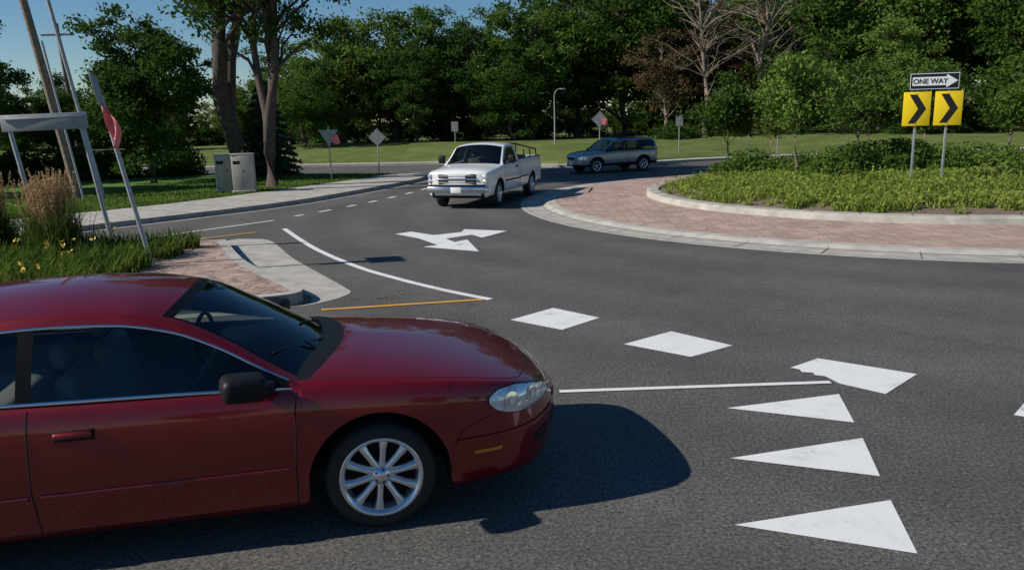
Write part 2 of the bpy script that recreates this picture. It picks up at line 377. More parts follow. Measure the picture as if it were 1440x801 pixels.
for i,p in enumerate(right):
    a=Vector(right[max(i-1,0)]);b=Vector(right[min(i+1,len(right)-1)]);d=(b-a).normalized();nn=Vector((-d.y,d.x))
    if (Vector(p)+nn-cen).length<(Vector(p)-nn-cen).length: nn=-nn
    fl.append(tuple(Vector(p)+nn*.07))
strip("gutter_dirt_shade",fl,.12,.010,MULCH,spl)  # dirt-coloured strip that paints in the kerb's shadow at its foot

# ------------------------------------------------------------------ markings
mk=empty("road_markings")
strip("edge_line",smooth_path([(-5.55,19.1),(-4.08,15.96),(-2.77,13.67),(-1.84,12.4),(-1.01,11.43),(-.31,10.73)],8),.12,.005,WHITE,mk)
sheet("turn_arrow",[(-2.62,17.65),(-2.3,17.98),(-1.72,17.3),(-1.12,17.68),(-1.08,18.15),(-.08,17.68),(-.62,16.72),(-.86,17.22),(-1.4,16.72),(-1.18,16.2),(-.93,16.5),(-.62,14.9),(-1.78,15.65),(-1.5,15.85),(-2.0,16.85)],.005,WHITE,mk)
strip("yellow_line",[(-2.6,10.35),(-2.15,10.42),(-.4,10.72)],.09,.009,YELLOW,mk)
strip("yellow_line_far",smooth_path([(-14,14.6),(-10.5,15.5),(-8,17.0),(-6.1,18.6)]),.1,.005,YELLOW,mk)
sheet("yield_block_a",[(-.03,9.54),(.54,10.12),(1.09,9.53),(.58,9.0)],.005,WHITE,mk)
sheet("yield_block_b",[(1.22,8.33),(1.84,8.81),(2.38,8.17),(1.84,7.80)],.005,WHITE,mk)
c=[(2.72,7.36),(2.79,7.30),(2.78,7.22),(2.88,7.19),(2.87,7.12),(2.95,7.08)]
sheet("yield_block_c",c+[(3.0,6.86),(3.28,6.56),(3.82,7.07),(3.10,7.64)],.005,WHITE,mk)
strip("entry_line",[(.41,6.84),(2.93,6.90)],.07,.009,WHITE,mk)
sheet("yield_triangle_a",[(1.81,6.32),(2.73,5.93),(2.88,6.59)],.005,WHITE,mk)
sheet("yield_triangle_b",[(1.56,5.32),(2.49,4.97),(2.66,5.62)],.005,WHITE,mk)
sheet("yield_triangle_c",[(1.32,4.37),(2.25,4.00),(2.40,4.63)],.005,WHITE,mk)
sheet("yield_block_d",[(4.06,6.0),(4.45,5.7),(4.85,6.15),(4.5,6.45)],.005,WHITE,mk)
P=[(-11.5,15.2),(-8.4,18.26),(-6.34,20.91)]
strip("lane_line",smooth_path(P,5),.1,.005,WHITE,mk)
dp=smooth_path([(-6.0,21.8),(-5.0,24.0),(-4.1,26.5),(-3.3,29.5),(-2.6,33.5),(-2.2,38)],10)
for i in range(0,len(dp)-3,5): strip("lane_dash",dp[i:i+3],.13,.005,WHITE,mk)
tw=empty("road_debris",(-1.7,11.0,.012)); rb=random.Random(5)
for a,b,r in (((-.25,-.05,0),(.15,.02,.03),.008),((.0,0,.01),(.22,.14,.05),.005),((.05,.01,.02),(.20,-.12,.01),.004),((-.6,-.1,0),(-.45,-.02,.02),.006)): rod("twig",a,b,r,r*.5,BARK_L,tw,seg=5)
for k in range(24): 
    x,y=rb.gauss(0,.5),rb.gauss(0,.22); s=rb.uniform(.006,.014); box("grit",(s,s*1.3,s*.6),(x,y,0),BARK_L,tw,0,(0,0,rb.uniform(0,3)))

# ------------------------------------------------------------------ vehicles
class Body:
    def __init__(s,W,zb,zs,zc,bow,arches,fy,g):
        s.W=pchip(W);s.zb=pchip(zb);s.zs=pchip(zs);s.zc=pchip(zc);s.bow=pchip(bow);s.ar=arches;s.fy=pchip(fy);s.g=pchip(g)
    def zbot(s,x):
        z=s.zb(x)
        for xw,zw,R in s.ar:
            if abs(x-xw)<R: z=max(z,zw+math.sqrt(R*R-(x-xw)**2))
        return z
    def pt(s,x,t):
        W=s.W(x);f=s.fy(t);y=W*f;zb=s.zb(x);zs=s.zs(x)
        if t<=1: return Vector((x,y,zb+(zs-zb)*t))
        k=1-(f/s.fy(1))**2
        return Vector((x+s.bow(x)*k,y,zs+(s.zc(x)-zs)*s.g(t-1)))
    def sz(s,x,z): return (z-s.zb(x))/(s.zs(x)-s.zb(x))
    def ptz(s,x,z): return s.pt(x,s.sz(x,z))
    def build(s,name,x0,x1,extra,opens,mats,mfn,parent,ns=22,ntp=16,dx=.045,fl=.4):
        X=list(np.arange(x0,x1,dx))+[x1]+list(extra)
        for k in range(1,14): X.append(x1-(1-math.cos(k/14*math.pi/2))*.3); X.append(x0+(1-math.cos(k/14*math.pi/2))*.2)
        for xw,zw,R in s.ar:
            X=[x for x in X if not (abs(x-xw)<R+.03)]
            for k in range(0,41): X.append(xw+R*.9999*math.cos(math.pi*k/40))
            X+= [xw-R-.0005,xw+R+.0005]
        X=sorted(X); XX=[X[0]]
        for x in X[1:]:
            if x-XX[-1]>3e-4: XX.append(x)
        X=XX
        V=[];Fc=[];MI=[]
        for x in X:
            zb=s.zbot(x); t0=max(0,s.sz(x,zb))
            row=[]
            T=[t0+(1-t0)*k/(ns-1) for k in range(ns)]+[1+(k/ntp)**1.3 for k in range(1,ntp+1)]
            p=s.pt(x,T[0])
            row.append((x,p.y*fl,zb+.002));row.append((x,max(p.y-.03,p.y*.5),zb+.002))
            for t in T: row.append(tuple(s.pt(x,t)))
            full=row+[(a,-b,c) for a,b,c in row[-2::-1]]
            V+=full
        N=len(full);Tm=[-1,-1]+[k/(ns-1) for k in range(ns)]+[1+(k/ntp)**1.3 for k in range(1,ntp+1)]
        Tm=Tm+Tm[-2::-1]
        for i in range(len(X)-1):
            xm=(X[i]+X[i+1])/2
            for k in range(N-1):
                tm=(Tm[k]+Tm[k+1])/2
                if tm>1.06 and any(a<xm<b for a,b in opens): continue
                Fc.append((i*N+k,i*N+k+1,(i+1)*N+k+1,(i+1)*N+k)); MI.append(1 if tm<0 else mfn(xm,tm))
        return mesh_obj(name,V,Fc,mats,parent,mi=MI,smooth=True)
class House:
    def __init__(s,g0y,g0z,g1y,g1z,zc,bow,bulge=.02,pw=2.2):
        s.a,s.b,s.c,s.d,s.e,s.f=[pchip(t) for t in (g0y,g0z,g1y,g1z,zc,bow)];s.bl=bulge;s.pw=pw
    def pt(s,x,t):
        if t<=1: return Vector((x,s.a(x)+(s.c(x)-s.a(x))*t+s.bl*4*t*(1-t),s.b(x)+(s.d(x)-s.b(x))*t))
        u=t-1; return Vector((x+s.f(x)*(1-(1-u)**2),s.c(x)*(1-u),s.d(x)+(s.e(x)-s.d(x))*(1-(1-u)**s.pw)))
    def build(s,name,X,T,mats,mfn,parent):
        V=[];Fc=[];MI=[]
        for x in X:
            row=[tuple(s.pt(x,t)) for t in T]; V+=row+[(a,-b,c) for a,b,c in row[-2::-1]]
        N=2*len(T)-1;TT=T+T[-2::-1]
        for i in range(len(X)-1):
            for k in range(N-1):
                Fc.append((i*N+k,i*N+k+1,(i+1)*N+k+1,(i+1)*N+k));MI.append(mfn((X[i]+X[i+1])/2,(TT[k]+TT[k+1])/2))
        return mesh_obj(name,V,Fc,mats,parent,mi=MI,smooth=True)
def normal(pt,x,t):
    e=.004; a=pt(x+e,t)-pt(x-e,t); b=pt(x,t+e)-pt(x,t-e); n=a.cross(b)
    if n.length<1e-9: return Vector((1,0,0))
    n.normalize()
    if n.y<0 and abs(n.y)>.05: n=-n
    elif n.z<0 and abs(n.y)<=.05: n=-n
    return n
def ribbon(name,pt,path,w,m,parent,off=.002,sides=(1,-1),dens=.05):
    pp=[]
    for (x0,t0),(x1,t1) in zip(path[:-1],path[1:]):
        n=max(1,int(max(abs(x1-x0)/dens,abs(t1-t0)/.06)))
        for k in range(n): pp.append((x0+(x1-x0)*k/n,t0+(t1-t0)*k/n))
    pp.append(path[-1])
    P=[pt(x,t) for x,t in pp];Nn=[normal(pt,x,t) for x,t in pp];V=[];Fc=[]
    for sd_ in sides:
        b=len(V)
        for i,p in enumerate(P):
            d=(P[min(i+1,len(P)-1)]-P[max(i-1,0)]).normalized(); c=Nn[i].cross(d).normalized()*w/2
            for q in (p+c+Nn[i]*off*.2,p+c*.6+Nn[i]*off,p-c*.6+Nn[i]*off,p-c+Nn[i]*off*.2): V.append((q.x,q.y*sd_,q.z))
        for i in range(len(P)-1):
            for k in range(3): Fc.append((b+i*4+k,b+i*4+k+1,b+i*4+k+5,b+i*4+k+4))
    return mesh_obj(name,V,Fc,m,parent,smooth=True)
def patch(name,pt,xs,lo,hi,m,parent,off=.004,sides=(1,-1),nx=16,nz=8,bulge=0):
    V=[];Fc=[]
    for sd_ in sides:
        b=len(V)
        for i in range(nx+1):
            x=xs[0]+(xs[1]-xs[0])*i/nx
            for k in range(nz+1):
                t=lo(x)+(hi(x)-lo(x))*k/nz
                bl=bulge*(1-(2*i/nx-1)**2)*(1-(2*k/nz-1)**2)
                p=pt(x,t)+normal(pt,x,t)*(off+bl); V.append((p.x,p.y*sd_,p.z))
        for i in range(nx):
            for k in range(nz): Fc.append((b+i*(nz+1)+k,b+i*(nz+1)+k+1,b+(i+1)*(nz+1)+k+1,b+(i+1)*(nz+1)+k))
    return mesh_obj(name,V,Fc,m,parent,smooth=True)
def wheel(parent,x,side,yc,r,width,rim,spokes,name,matr,double=False,steer=0):
    w=empty(name,(x,yc*side,r),rad(steer),parent)
    h=width/2; o=side
    prof=[(rim-.01,-h*.8),(rim+.005,-h*.95),(rim+.03,-h),(r-.05,-h),(r-.018,-h*.88),(r-.003,-h*.7),(r,-h*.3),(r,h*.3),(r-.003,h*.7),(r-.018,h*.88),(r-.05,h),(rim+.03,h),(rim+.005,h*.95),(rim-.01,h*.8)]
    lathe("tyre",prof,RUBBER,w,seg=64)
    lathe("rim",[(rim-.03,-h*.8*o),(rim-.035,h*.3*o),(rim-.028,h*.75*o),(rim-.012,h*.93*o),(rim+.004,h*.97*o),(rim+.006,h*.85*o)],matr,w,seg=64)
    lathe("brake_disc",[(.02,0),(rim-.03,h*.0)],DARK,w,seg=32)
    lathe("hub",[(.0001,h*.86*o),(.028,h*.86*o),(.034,h*.80*o),(.055,h*.74*o),(.062,h*.4*o)],matr,w,seg=32)
    V=[];Fc=[]
    for k in range(spokes):
        a=2*math.pi*k/spokes+.2; ca,sa=math.cos(a),math.sin(a)
        st=[(.045,.023,.66,.30),(.10,.018,.74,.35),(.16,.019,.78,.40),(rim-.035,.026,.76,.45),(rim-.02,.032,.70,.5)]
        b=len(V)
        for rr,hw,yt,yb in st:
            for u,yy in ((-hw*1.15,yb*h),(-hw*.75,yt*h*.97),(0,yt*h),(hw*.75,yt*h*.97),(hw*1.15,yb*h)):
                V.append((rr*ca-u*sa,yy*o,rr*sa+u*ca))
        for i in range(len(st)-1):
            for j in range(4): Fc.append((b+i*5+j,b+i*5+j+1,b+(i+1)*5+j+1,b+(i+1)*5+j))
    mesh_obj("spokes",V,Fc,matr,w,smooth=True)
    for k in range(5):
        a=2*math.pi*k/5; rod("lug_nut",(.04*math.cos(a),h*.74*o,.04*math.sin(a)),(.04*math.cos(a),h*.82*o,.04*math.sin(a)),.008,.007,DARK,w,seg=6)
    return w
def seat(parent,x,y,z=0,s=1):
    box("seat_cushion",(.5,.5,.16),(x+.22,y,.42+z),INTER,parent,.06)
    box("seat_back",(.14,.48,.60),(x-.12,y,.76+z),INTER,parent,.06,(0,rad(-14),0))
    box("headrest",(.10,.26,.16),(x-.23,y,1.15+z),INTER,parent,.045,(0,rad(-8),0))
def frange(a,b,d):
    n=max(1,int(round((b-a)/d))); return [a+(b-a)*k/n for k in range(n+1)]
def stations(marks,d=.05):
    out=[]
    for a,b in zip(marks[:-1],marks[1:]): out+=frange(a,b,d)[:-1]
    return out+[marks[-1]]

# ---- red sedan (origin: front axle on the ground, +x forward)
FY=[(0,.93),(.06,.955),(.2,.975),(.5,1.0),(.75,.992),(.9,.972),(1.0,.935),(1.06,.90),(1.2,.80),(1.5,.50),(2,0)]
GG=[(0,0),(.06,.18),(.2,.45),(.5,.82),(1,1)]
car=empty("red_sedan_car",(-1.01,5.31,0),rad(12))
B=Body(W=[(-4.08,.0),(-4.06,.30),(-4.02,.55),(-3.92,.74),(-3.7,.84),(-3.2,.90),(-2.4,.925),(-1.3,.925),(-.5,.925),(0,.928),(.35,.915),(.65,.88),(.86,.81),(1.0,.71),(1.12,.55),(1.22,.35),(1.28,.16),(1.29,0)],
       zb=[(-4.08,.34),(-3.9,.27),(-3.3,.22),(-2.4,.2),(-.5,.2),(.6,.215),(1.05,.235),(1.18,.28),(1.29,.37)],
       zs=[(-4.08,.76),(-4.0,.93),(-3.7,1.0),(-3.2,1.0),(-2.4,.985),(-1.6,.965),(-1,.955),(-.5,.95),(0,.93),(.45,.895),(.75,.85),(1.0,.785),(1.15,.715),(1.29,.59)],
       zc=[(-4.08,.78),(-4,.97),(-3.7,1.07),(-3.3,1.09),(-2.4,1.03),(-.8,1.06),(-.6,1.05),(-.4,1.045),(0,1.01),(.45,.945),(.8,.87),(1.05,.79),(1.18,.72),(1.29,.60)],
       bow=[(-4.08,0),(-3.7,-.05),(-3.3,-.12),(-2,0),(-1,.2),(-.45,.26),(0,.16),(.7,.05),(1.29,0)],
       arches=[(0,.34,.43),(-2.87,.34,.40)],fy=FY,g=GG)
def mf(x,t):
    if t>1.12 and -.66<x<-.45: return 2
    return 0
B.build("body_shell",-4.08,1.29,[-.66,-.4501,-3.45],[(-3.42,-.64)],[RED,DARK,BLACKP],mf,car)
Hh=House(g0y=[(-3.62,.80),(-3.2,.825),(-2.4,.85),(-1.3,.86),(-.6,.86),(-.38,.85)],
        g0z=[(-3.62,1.005),(-3.2,1.005),(-2.4,.99),(-1.6,.972),(-1.0,.962),(-.55,.95),(-.38,.935)],
        g1y=[(-3.62,.75),(-3.3,.68),(-2.9,.63),(-2.3,.61),(-1.6,.61),(-1.2,.63),(-.9,.68),(-.6,.77),(-.38,.84)],
        g1z=[(-3.62,1.015),(-3.3,1.13),(-2.9,1.28),(-2.4,1.385),(-1.8,1.425),(-1.45,1.41),(-1.15,1.345),(-.9,1.23),(-.6,1.05),(-.38,.937)],
        zc=[(-3.62,1.05),(-3.3,1.22),(-2.9,1.40),(-2.5,1.50),(-1.9,1.53),(-1.5,1.51),(-1.15,1.435),(-.9,1.285),(-.6,1.085),(-.38,.92)],
        bow=[(-3.62,-.2),(-3.0,-.1),(-2.3,0),(-1.6,.05),(-1.15,.12),(-.7,.2),(-.38,.24)])
X=stations([-3.62,-3.0,-2.9,-1.95,-1.87,-1.22,-1.16,-.58,-.50,-.38],.03)
T=[0,.03,.05,.2,.35,.5,.65,.8,.86,.88,.94,1.0]+[1+k for k in (.03,.06,.085,.12,.2,.3,.4,.5,.6,.7,.8,.9,1.0)]
def mh(x,t):
    if t<1:
        if x<-3.0: return 0
        if t<.05 : return 3
        if t>.88: return 0
        if -1.95<x<-1.87 or -3.0<x<-2.9: return 2
        if x>-.58: return 2 if t<.8 and x<-.5 else 0
        return 1
    u=t-1
    if x>-1.16: return 0 if u<.06 else (2 if u<.085 or x>-.5 else 1)
    if x>-1.22 and u>.06: return 2
    if x<-2.86 and u>.12: return 1
    return 0
Hh.build("greenhouse",X,T,[RED,GLASS,PILLAR,BLACKP],mh,car)
ribbon("window_trim_upper",Hh.pt,[(-.50,.86),(-.6,.86),(-.9,.875),(-1.2,.875),(-1.8,.875),(-2.6,.875),(-3.0,.86)],.016,CHROME,car,.006,dens=.03)
ribbon("window_trim_lower",Hh.pt,[(-.48,.03),(-1.2,.03),(-3.0,.03)],.02,CHROME,car,.007)
z2=lambda x,z:(x,B.sz(x,z))
ribbon("door_gap_front",B.pt,[z2(-.50,.24),z2(-.49,.5),z2(-.48,.7),z2(-.475,.8),z2(-.46,.93)],.009,DARK,car)
ribbon("door_gap_mid",B.pt,[z2(-1.90,.24),z2(-1.91,.5),z2(-1.90,.75),z2(-1.89,.96)],.009,DARK,car)
ribbon("door_gap_rear",B.pt,[z2(-2.42,.5),z2(-2.6,.72),z2(-2.76,.84),z2(-2.85,.97)],.009,DARK,car)
ribbon("door_sill_gap",B.pt,[z2(-.50,.24),z2(-1.2,.235),z2(-2.35,.24),z2(-2.42,.5)],.008,DARK,car)
ribbon("side_moulding",B.pt,[z2(-.53,.475),z2(-1.87,.47)],.03,RED,car,.010)
ribbon("side_moulding_rear",B.pt,[z2(-1.93,.47),z2(-2.42,.465)],.03,RED,car,.010)
ribbon("hood_gap",B.pt,[(-.45,1.13),(0,1.12),(.45,1.10),(.75,1.09),(.9,1.12)],.007,DARK,car)
ribbon("hood_front_gap",B.pt,[(.9,1.12),(1.0,1.4),(1.06,1.7),(1.07,1.99)],.007,DARK,car)
ribbon("bumper_gap",B.pt,[z2(.44,.50),z2(.52,.60),z2(.66,.655),z2(.70,.66)],.007,DARK,car)
for xx in (-1.66,-2.7):
    for sd_ in (1,-1):
        p=B.ptz(xx,.82); box("door_handle",(.20,.034,.036),(p.x,(p.y+.014)*sd_,p.z),RED,car,.013)
        box("handle_recess",(.22,.012,.065),(p.x,(p.y+.0005)*sd_,p.z-.008),DARK,car,.005)
hh=pchip([(.68,.765),(.76,.808),(.86,.81),(.96,.79),(1.06,.755),(1.14,.715)])
ll=pchip([(.68,.74),(.73,.69),(.82,.655),(.94,.64),(1.06,.645),(1.14,.665)])
patch("headlamp_housing",B.pt,(.675,1.145),lambda x:B.sz(x,ll(x)-.007),lambda x:min(.999,B.sz(x,hh(x)+.007)),BLACKP,car,.002,nx=22,nz=10)
patch("headlamp_lens",B.pt,(.685,1.14),lambda x:B.sz(x,ll(x)),lambda x:min(.995,B.sz(x,hh(x))),LENS,car,.005,nx=22,nz=10,bulge=.012)
for xa,r0 in ((.83,.05),(.98,.045)):
    for nm,rr,mm,of in (("lamp_bowl",r0,CHROME,.019),("lamp_bulb",r0*.45,SWHT,.023)):
        patch(nm,B.pt,(xa-rr,xa+rr),lambda x:B.sz(x,.728-.05*(x-.83)-math.sqrt(max(0,rr*rr-(x-xa)**2))),lambda x:B.sz(x,.728-.05*(x-.83)+math.sqrt(max(0,rr*rr-(x-xa)**2))),mm,car,of,nx=14,nz=4)
patch("fog_marker",B.pt,(.58,.76),lambda x:B.sz(x,.425),lambda x:B.sz(x,.447),AMBER,car,.004,nx=6,nz=2)
patch("bumper_strip",B.pt,(.47,1.24),lambda x:B.sz(x,.51),lambda x:B.sz(x,.538),RED,car,.009,nx=24,nz=2)
patch("fog_lamp_recess",B.pt,(1.02,1.15),lambda x:B.sz(x,.37),lambda x:B.sz(x,.44),BLACKP,car,.003,nx=10,nz=3)
patch("lower_grille",B.pt,(1.20,1.275),lambda x:B.sz(x,.38),lambda x:B.sz(x,.45),BLACKP,car,.003,nx=10,nz=3)
patch("upper_grille",B.pt,(1.22,1.275),lambda x:B.sz(x,.55),lambda x:min(.9,B.sz(x,.62)),BLACKP,car,.003,nx=10,nz=3)
patch("tail_lamp",B.pt,(-4.04,-3.75),lambda x:B.sz(x,.70),lambda x:B.sz(x,.86),REDL,car,.004,nx=10,nz=3)
for sd_ in (1,-1):
    box("mirror_stalk",(.14,.16,.05),(-.64,.90*sd_,.98),BLACKP,car,.02)
    box("door_mirror",(.25,.21,.14),(-.73,1.01*sd_,1.03),BLACKP,car,.05,(0,rad(4),rad(-14*sd_)),5)
    wheel(car,0,sd_,.785,.34,.215,.25,10,"front_wheel",ALLOY)
    wheel(car,-2.87,sd_,.78,.34,.215,.25,10,"rear_wheel",ALLOY)
    seat(car,-1.6,.38*sd_,0)
box("rear_seat",(.6,1.3,.5),(-2.5,0,.55),INTER,car,.08); box("rear_seat_back",(.2,1.3,.6),(-2.8,0,.8),INTER,car,.06,(0,rad(-20),0))
box("floor",(4.6,.84,.26),(-1.6,0,.36),DARK,car); box("cabin_floor",(2.8,1.62,.12),(-2.0,0,.34),DARK,car)
box("dashboard",(.55,1.5,.22),(-.82,0,.87),BLACKP,car,.08); box("parcel_shelf",(.55,1.3,.04),(-3.2,0,1.0),BLACKP,car)
box("rear_view_mirror",(.04,.22,.06),(-1.12,0,1.33),BLACKP,car,.015)
for sd_ in (1,-1): box("door_inner",(2.6,.05,.55),(-1.95,.80*sd_,.64),INTER,car)
sw=lathe("steering_wheel",[(.17,-.012),(.185,-.014),(.195,0),(.185,.014),(.17,.012),(.17,-.012)],BLACKP,car); sw.location=(-1.15,.38,.98); sw.rotation_euler=(0,0,rad(80))
def onw(y,xst,up=.012):
    u=1-abs(y)/Hh.c(xst); p=Hh.pt(xst,1+u); return Vector((p.x,y,p.z+up))
for y0,y1,xa,xb in ((-.1,-.62,-.52,-.66),(.45,-.02,-.52,-.66)):
    rod("wiper_blade",onw(y0,xa),onw(y1,xb),.009,.009,BLACKP,car,seg=6)
    rod("wiper_arm",onw(y0-.25,xa,.0),onw((y0+y1)/2,(xa+xb)/2,.03),.008,.006,BLACKP,car,seg=6)

# ---- white pickup
pk=empty("white_pickup_truck",(-1.2,23.3,0),rad(-108))
FYp=[(0,.95),(.06,.965),(.25,.985),(.5,1.0),(.75,.995),(.93,.985),(1.0,.965),(1.06,.94),(1.2,.85),(1.5,.52),(2,0)]
Bp=Body(W=[(-4.5,.93),(-4.45,.98),(-3.5,.985),(-1,.985),(0,.985),(.6,.975),(.78,.95),(.88,.86),(.93,.6),(.95,.3),(.955,0)],
  zb=[(-4.5,.5),(-3.4,.42),(-1,.40),(.7,.38),(.955,.40)],
  zs=[(-4.5,1.26),(-3.4,1.26),(-2.0,1.255),(-1.96,1.20),(-.5,1.17),(0,1.10),(.6,1.05),(.85,1.02),(.955,.99)],
  zc=[(-4.5,1.27),(-2,1.27),(-.5,1.25),(0,1.21),(.6,1.16),(.85,1.11),(.955,1.02)],
  bow=[(-4.5,0),(-1,.0),(-.4,.1),(.2,.05),(.955,0)],arches=[(0,.38,.46),(-3.38,.38,.46)],fy=FYp,g=GG)
Bp.build("body_shell",-4.5,.955,[-.62,-.4601,-2.05],[(-1.95,-.6),(-4.44,-2.1)],[WHITEP,DARK,BLACKP],lambda x,t:(2 if t>1.1 and -.62<x<-.47 else 0),pk,ns=16,ntp=10,dx=.08)
Hp=House(g0y=[(-2.0,.93),(-.5,.93),(-.38,.93)],g0z=[(-2.0,1.24),(-1.2,1.21),(-.5,1.18),(-.38,1.16)],
  g1y=[(-2.0,.74),(-1.3,.75),(-1.05,.78),(-.38,.92)],g1z=[(-2.0,1.72),(-1.9,1.74),(-1.3,1.74),(-1.05,1.68),(-.7,1.40),(-.38,1.165)],
  zc=[(-2.0,1.78),(-1.9,1.82),(-1.3,1.82),(-1.05,1.77),(-.7,1.47),(-.38,1.18)],bow=[(-2.0,0),(-1.3,.03),(-1.05,.08),(-.38,.16)])
Xp=stations([-2.0,-1.88,-1.80,-1.10,-1.04,-.52,-.38],.05)
Hp.build("cab",Xp,T,[WHITEP,GLASS_D,BLACKP,BLACKP],lambda x,t:(0 if (x<-1.8 or x>-.52 or t>.88) else (1 if t>.05 else 2)) if t<1 else ((0 if t<1.06 else 1) if x>-1.04 else 0),pk)
mesh_obj("cab_back",[(-1.99,-.93,1.2),(-1.99,.93,1.2),(-1.99,.74,1.72),(-1.99,.4,1.775),(-1.99,-.4,1.775),(-1.99,-.74,1.72)],[(0,1,2,3,4,5)],WHITEP,pk)
box("rear_window",(.02,1.1,.34),(-2.01,0,1.46),GLASS_D,pk,.01)
box("bed_floor",(2.4,1.7,.05),(-3.25,0,.75),DARK,pk)
for sd_ in (1,-1): box("bed_inner_wall",(2.42,.05,.5),(-3.25,.87*sd_,1.0),WHITEP,pk); box("bed_rail",(2.42,.10,.03),(-3.25,.9*sd_,1.275),BLACKP,pk,.01)
box("bed_front_wall",(.05,1.75,.5),(-2.08,0,1.0),WHITEP,pk); box("tailgate",(.06,1.75,.76),(-4.49,0,.9),WHITEP,pk,.02)
box("rear_bumper",(.16,1.8,.18),(-4.6,0,.52),CHROME,pk,.04)
for yy in (-.8,-.4,0,.4,.8): rod("rack_bar",(-2.15,yy,1.27),(-2.15,yy,1.75),.02,.02,BLACKP,pk,seg=8)
rod("rack_top",(-2.15,-.85,1.75),(-2.15,.85,1.75),.025,.025,BLACKP,pk,seg=8)
for sd_ in (1,-1):
    rod("rack_side",(-2.15,.85*sd_,1.72),(-4.2,.85*sd_,1.5),.025,.025,BLACKP,pk,seg=8)
    for xx in (-2.8,-3.5,-4.2): rod("rack_post",(xx,.88*sd_,1.27),(xx,.85*sd_,1.54),.02,.02,BLACKP,pk,seg=8)
box("bed_cargo",(.9,1.2,.45),(-2.8,0,1.15),DARK,pk,.05)
box("bed_cargo_case",(.5,.8,.35),(-3.7,.2,1.15),BLACKP,pk,.05)
box("grille",(.10,1.16,.30),(.90,0,.86),BLACKP,pk,.03)
box("grille_bar",(.05,1.22,.06),(.955,0,.86),CHROME,pk,.015)
for zz in (.77,.95): box("grille_slat",(.04,1.1,.02),(.945,0,zz),STEEL,pk,.005)
for sd_ in (1,-1):
    box("headlamp",(.14,.30,.13),(.83,.77*sd_,.94),LENS,pk,.03,(0,0,rad(22*sd_*-1))); box("turn_lamp",(.14,.30,.09),(.83,.77*sd_,.80),LENS,pk,.025,(0,0,rad(-22*sd_)))
    box("side_mirror",(.10,.22,.24),(-.72,1.13*sd_,1.34),BLACKP,pk,.04)
    wheel(pk,0,sd_,.84,.38,.24,.235,6,"front_wheel",ALLOY,steer=4); wheel(pk,-3.38,sd_,.84,.38,.24,.235,6,"rear_wheel",ALLOY)
    box("door_handle",(.16,.03,.05),(-1.65,1.0*sd_,1.07),BLACKP,pk,.01)
    seat(pk,-1.55,.42*sd_,.28)
box("front_bumper",(.22,1.84,.20),(.93,0,.58),CHROME,pk,.06); box("bumper_top",(.2,1.7,.04),(.93,0,.69),BLACKP,pk,.015)
box("air_dam",(.10,1.6,.16),(.86,0,.40),BLACKP,pk,.03)
box("licence_plate",(.02,.32,.16),(1.05,0,.56),SWHT,pk,.005)
box("floor",(5.2,1.0,.3),(-1.9,0,.5),DARK,pk); box("dashboard",(.4,1.6,.2),(-.75,0,1.08),BLACKP,pk,.06)
zp=lambda x,z:(x,Bp.sz(x,z))
ribbon("door_gap_front",Bp.pt,[zp(-.55,.45),zp(-.55,1.16)],.012,DARK,pk,.003); ribbon("door_gap_rear",Bp.pt,[zp(-1.86,.45),zp(-1.86,1.2)],.012,DARK,pk,.003)
ribbon("bed_gap",Bp.pt,[zp(-2.03,.45),zp(-2.03,1.25)],.025,DARK,pk,.003)
ribbon("side_moulding",Bp.pt,[zp(-.5,.72),zp(-2.0,.72),zp(-2.9,.72)],.05,BLACKP,pk,.01)

# ---- silver suv
sv=empty("silver_suv",(3.66,36.7,0),rad(205))
Bs=Body(W=[(-3.45,.0),(-3.44,.4),(-3.41,.68),(-3.3,.80),(-2.9,.86),(-1.3,.87),(0,.865),(.4,.84),(.65,.76),(.78,.6),(.86,.35),(.89,0)],
  zb=[(-3.45,.42),(-3.2,.34),(-1,.32),(.6,.3),(.89,.34)],
  zs=[(-3.45,.98),(-2.8,.99),(-.7,.96),(0,.92),(.4,.87),(.7,.81),(.89,.72)],
  zc=[(-3.45,1.0),(-.7,1.04),(0,1.02),(.5,.95),(.8,.85),(.89,.74)],bow=[(-3.45,0),(-1,.05),(-.4,.12),(.89,0)],
  arches=[(0,.33,.39),(-2.53,.33,.39)],fy=FYp,g=GG)
Bs.build("body_shell",-3.45,.89,[-.6,-.45],[(-3.35,-.6)],[SILVER,DARK,BLACKP],lambda x,t:(2 if t<.2 else 0),sv,ns=16,ntp=10,dx=.08)
Hs=House(g0y=[(-3.42,.72),(-3.3,.80),(-2.5,.83),(-.4,.83),(-.3,.82)],g0z=[(-3.42,.98),(-2.5,1.0),(-.5,.96),(-.3,.94)],
  g1y=[(-3.42,.62),(-3.2,.66),(-2.5,.68),(-1.2,.68),(-1.0,.70),(-.3,.80)],g1z=[(-3.42,1.05),(-3.25,1.38),(-3.05,1.48),(-2.0,1.50),(-1.2,1.49),(-1.0,1.44),(-.65,1.2),(-.3,.95)],
  zc=[(-3.42,1.08),(-3.25,1.45),(-3.05,1.55),(-2,1.58),(-1.2,1.57),(-1.0,1.52),(-.65,1.27),(-.3,.97)],bow=[(-3.42,-.05),(-2,0),(-1.2,.03),(-.3,.15)])
Xs=stations([-3.42,-3.2,-3.05,-2.5,-2.42,-1.65,-1.55,-1.02,-.95,-.42,-.3],.05)
Hs.build("greenhouse",Xs,T,[SILVER,GLASS_D,BLACKP,BLACKP],lambda x,t:(0 if (t>.88 or x<-3.2 or x>-.42) else (2 if (t<.05 or -1.65<x<-1.55 or -2.5<x<-2.42) else 1)) if t<1 else ((0 if t<1.06 else 1) if (x>-.98 or x<-3.2) else 0),sv)
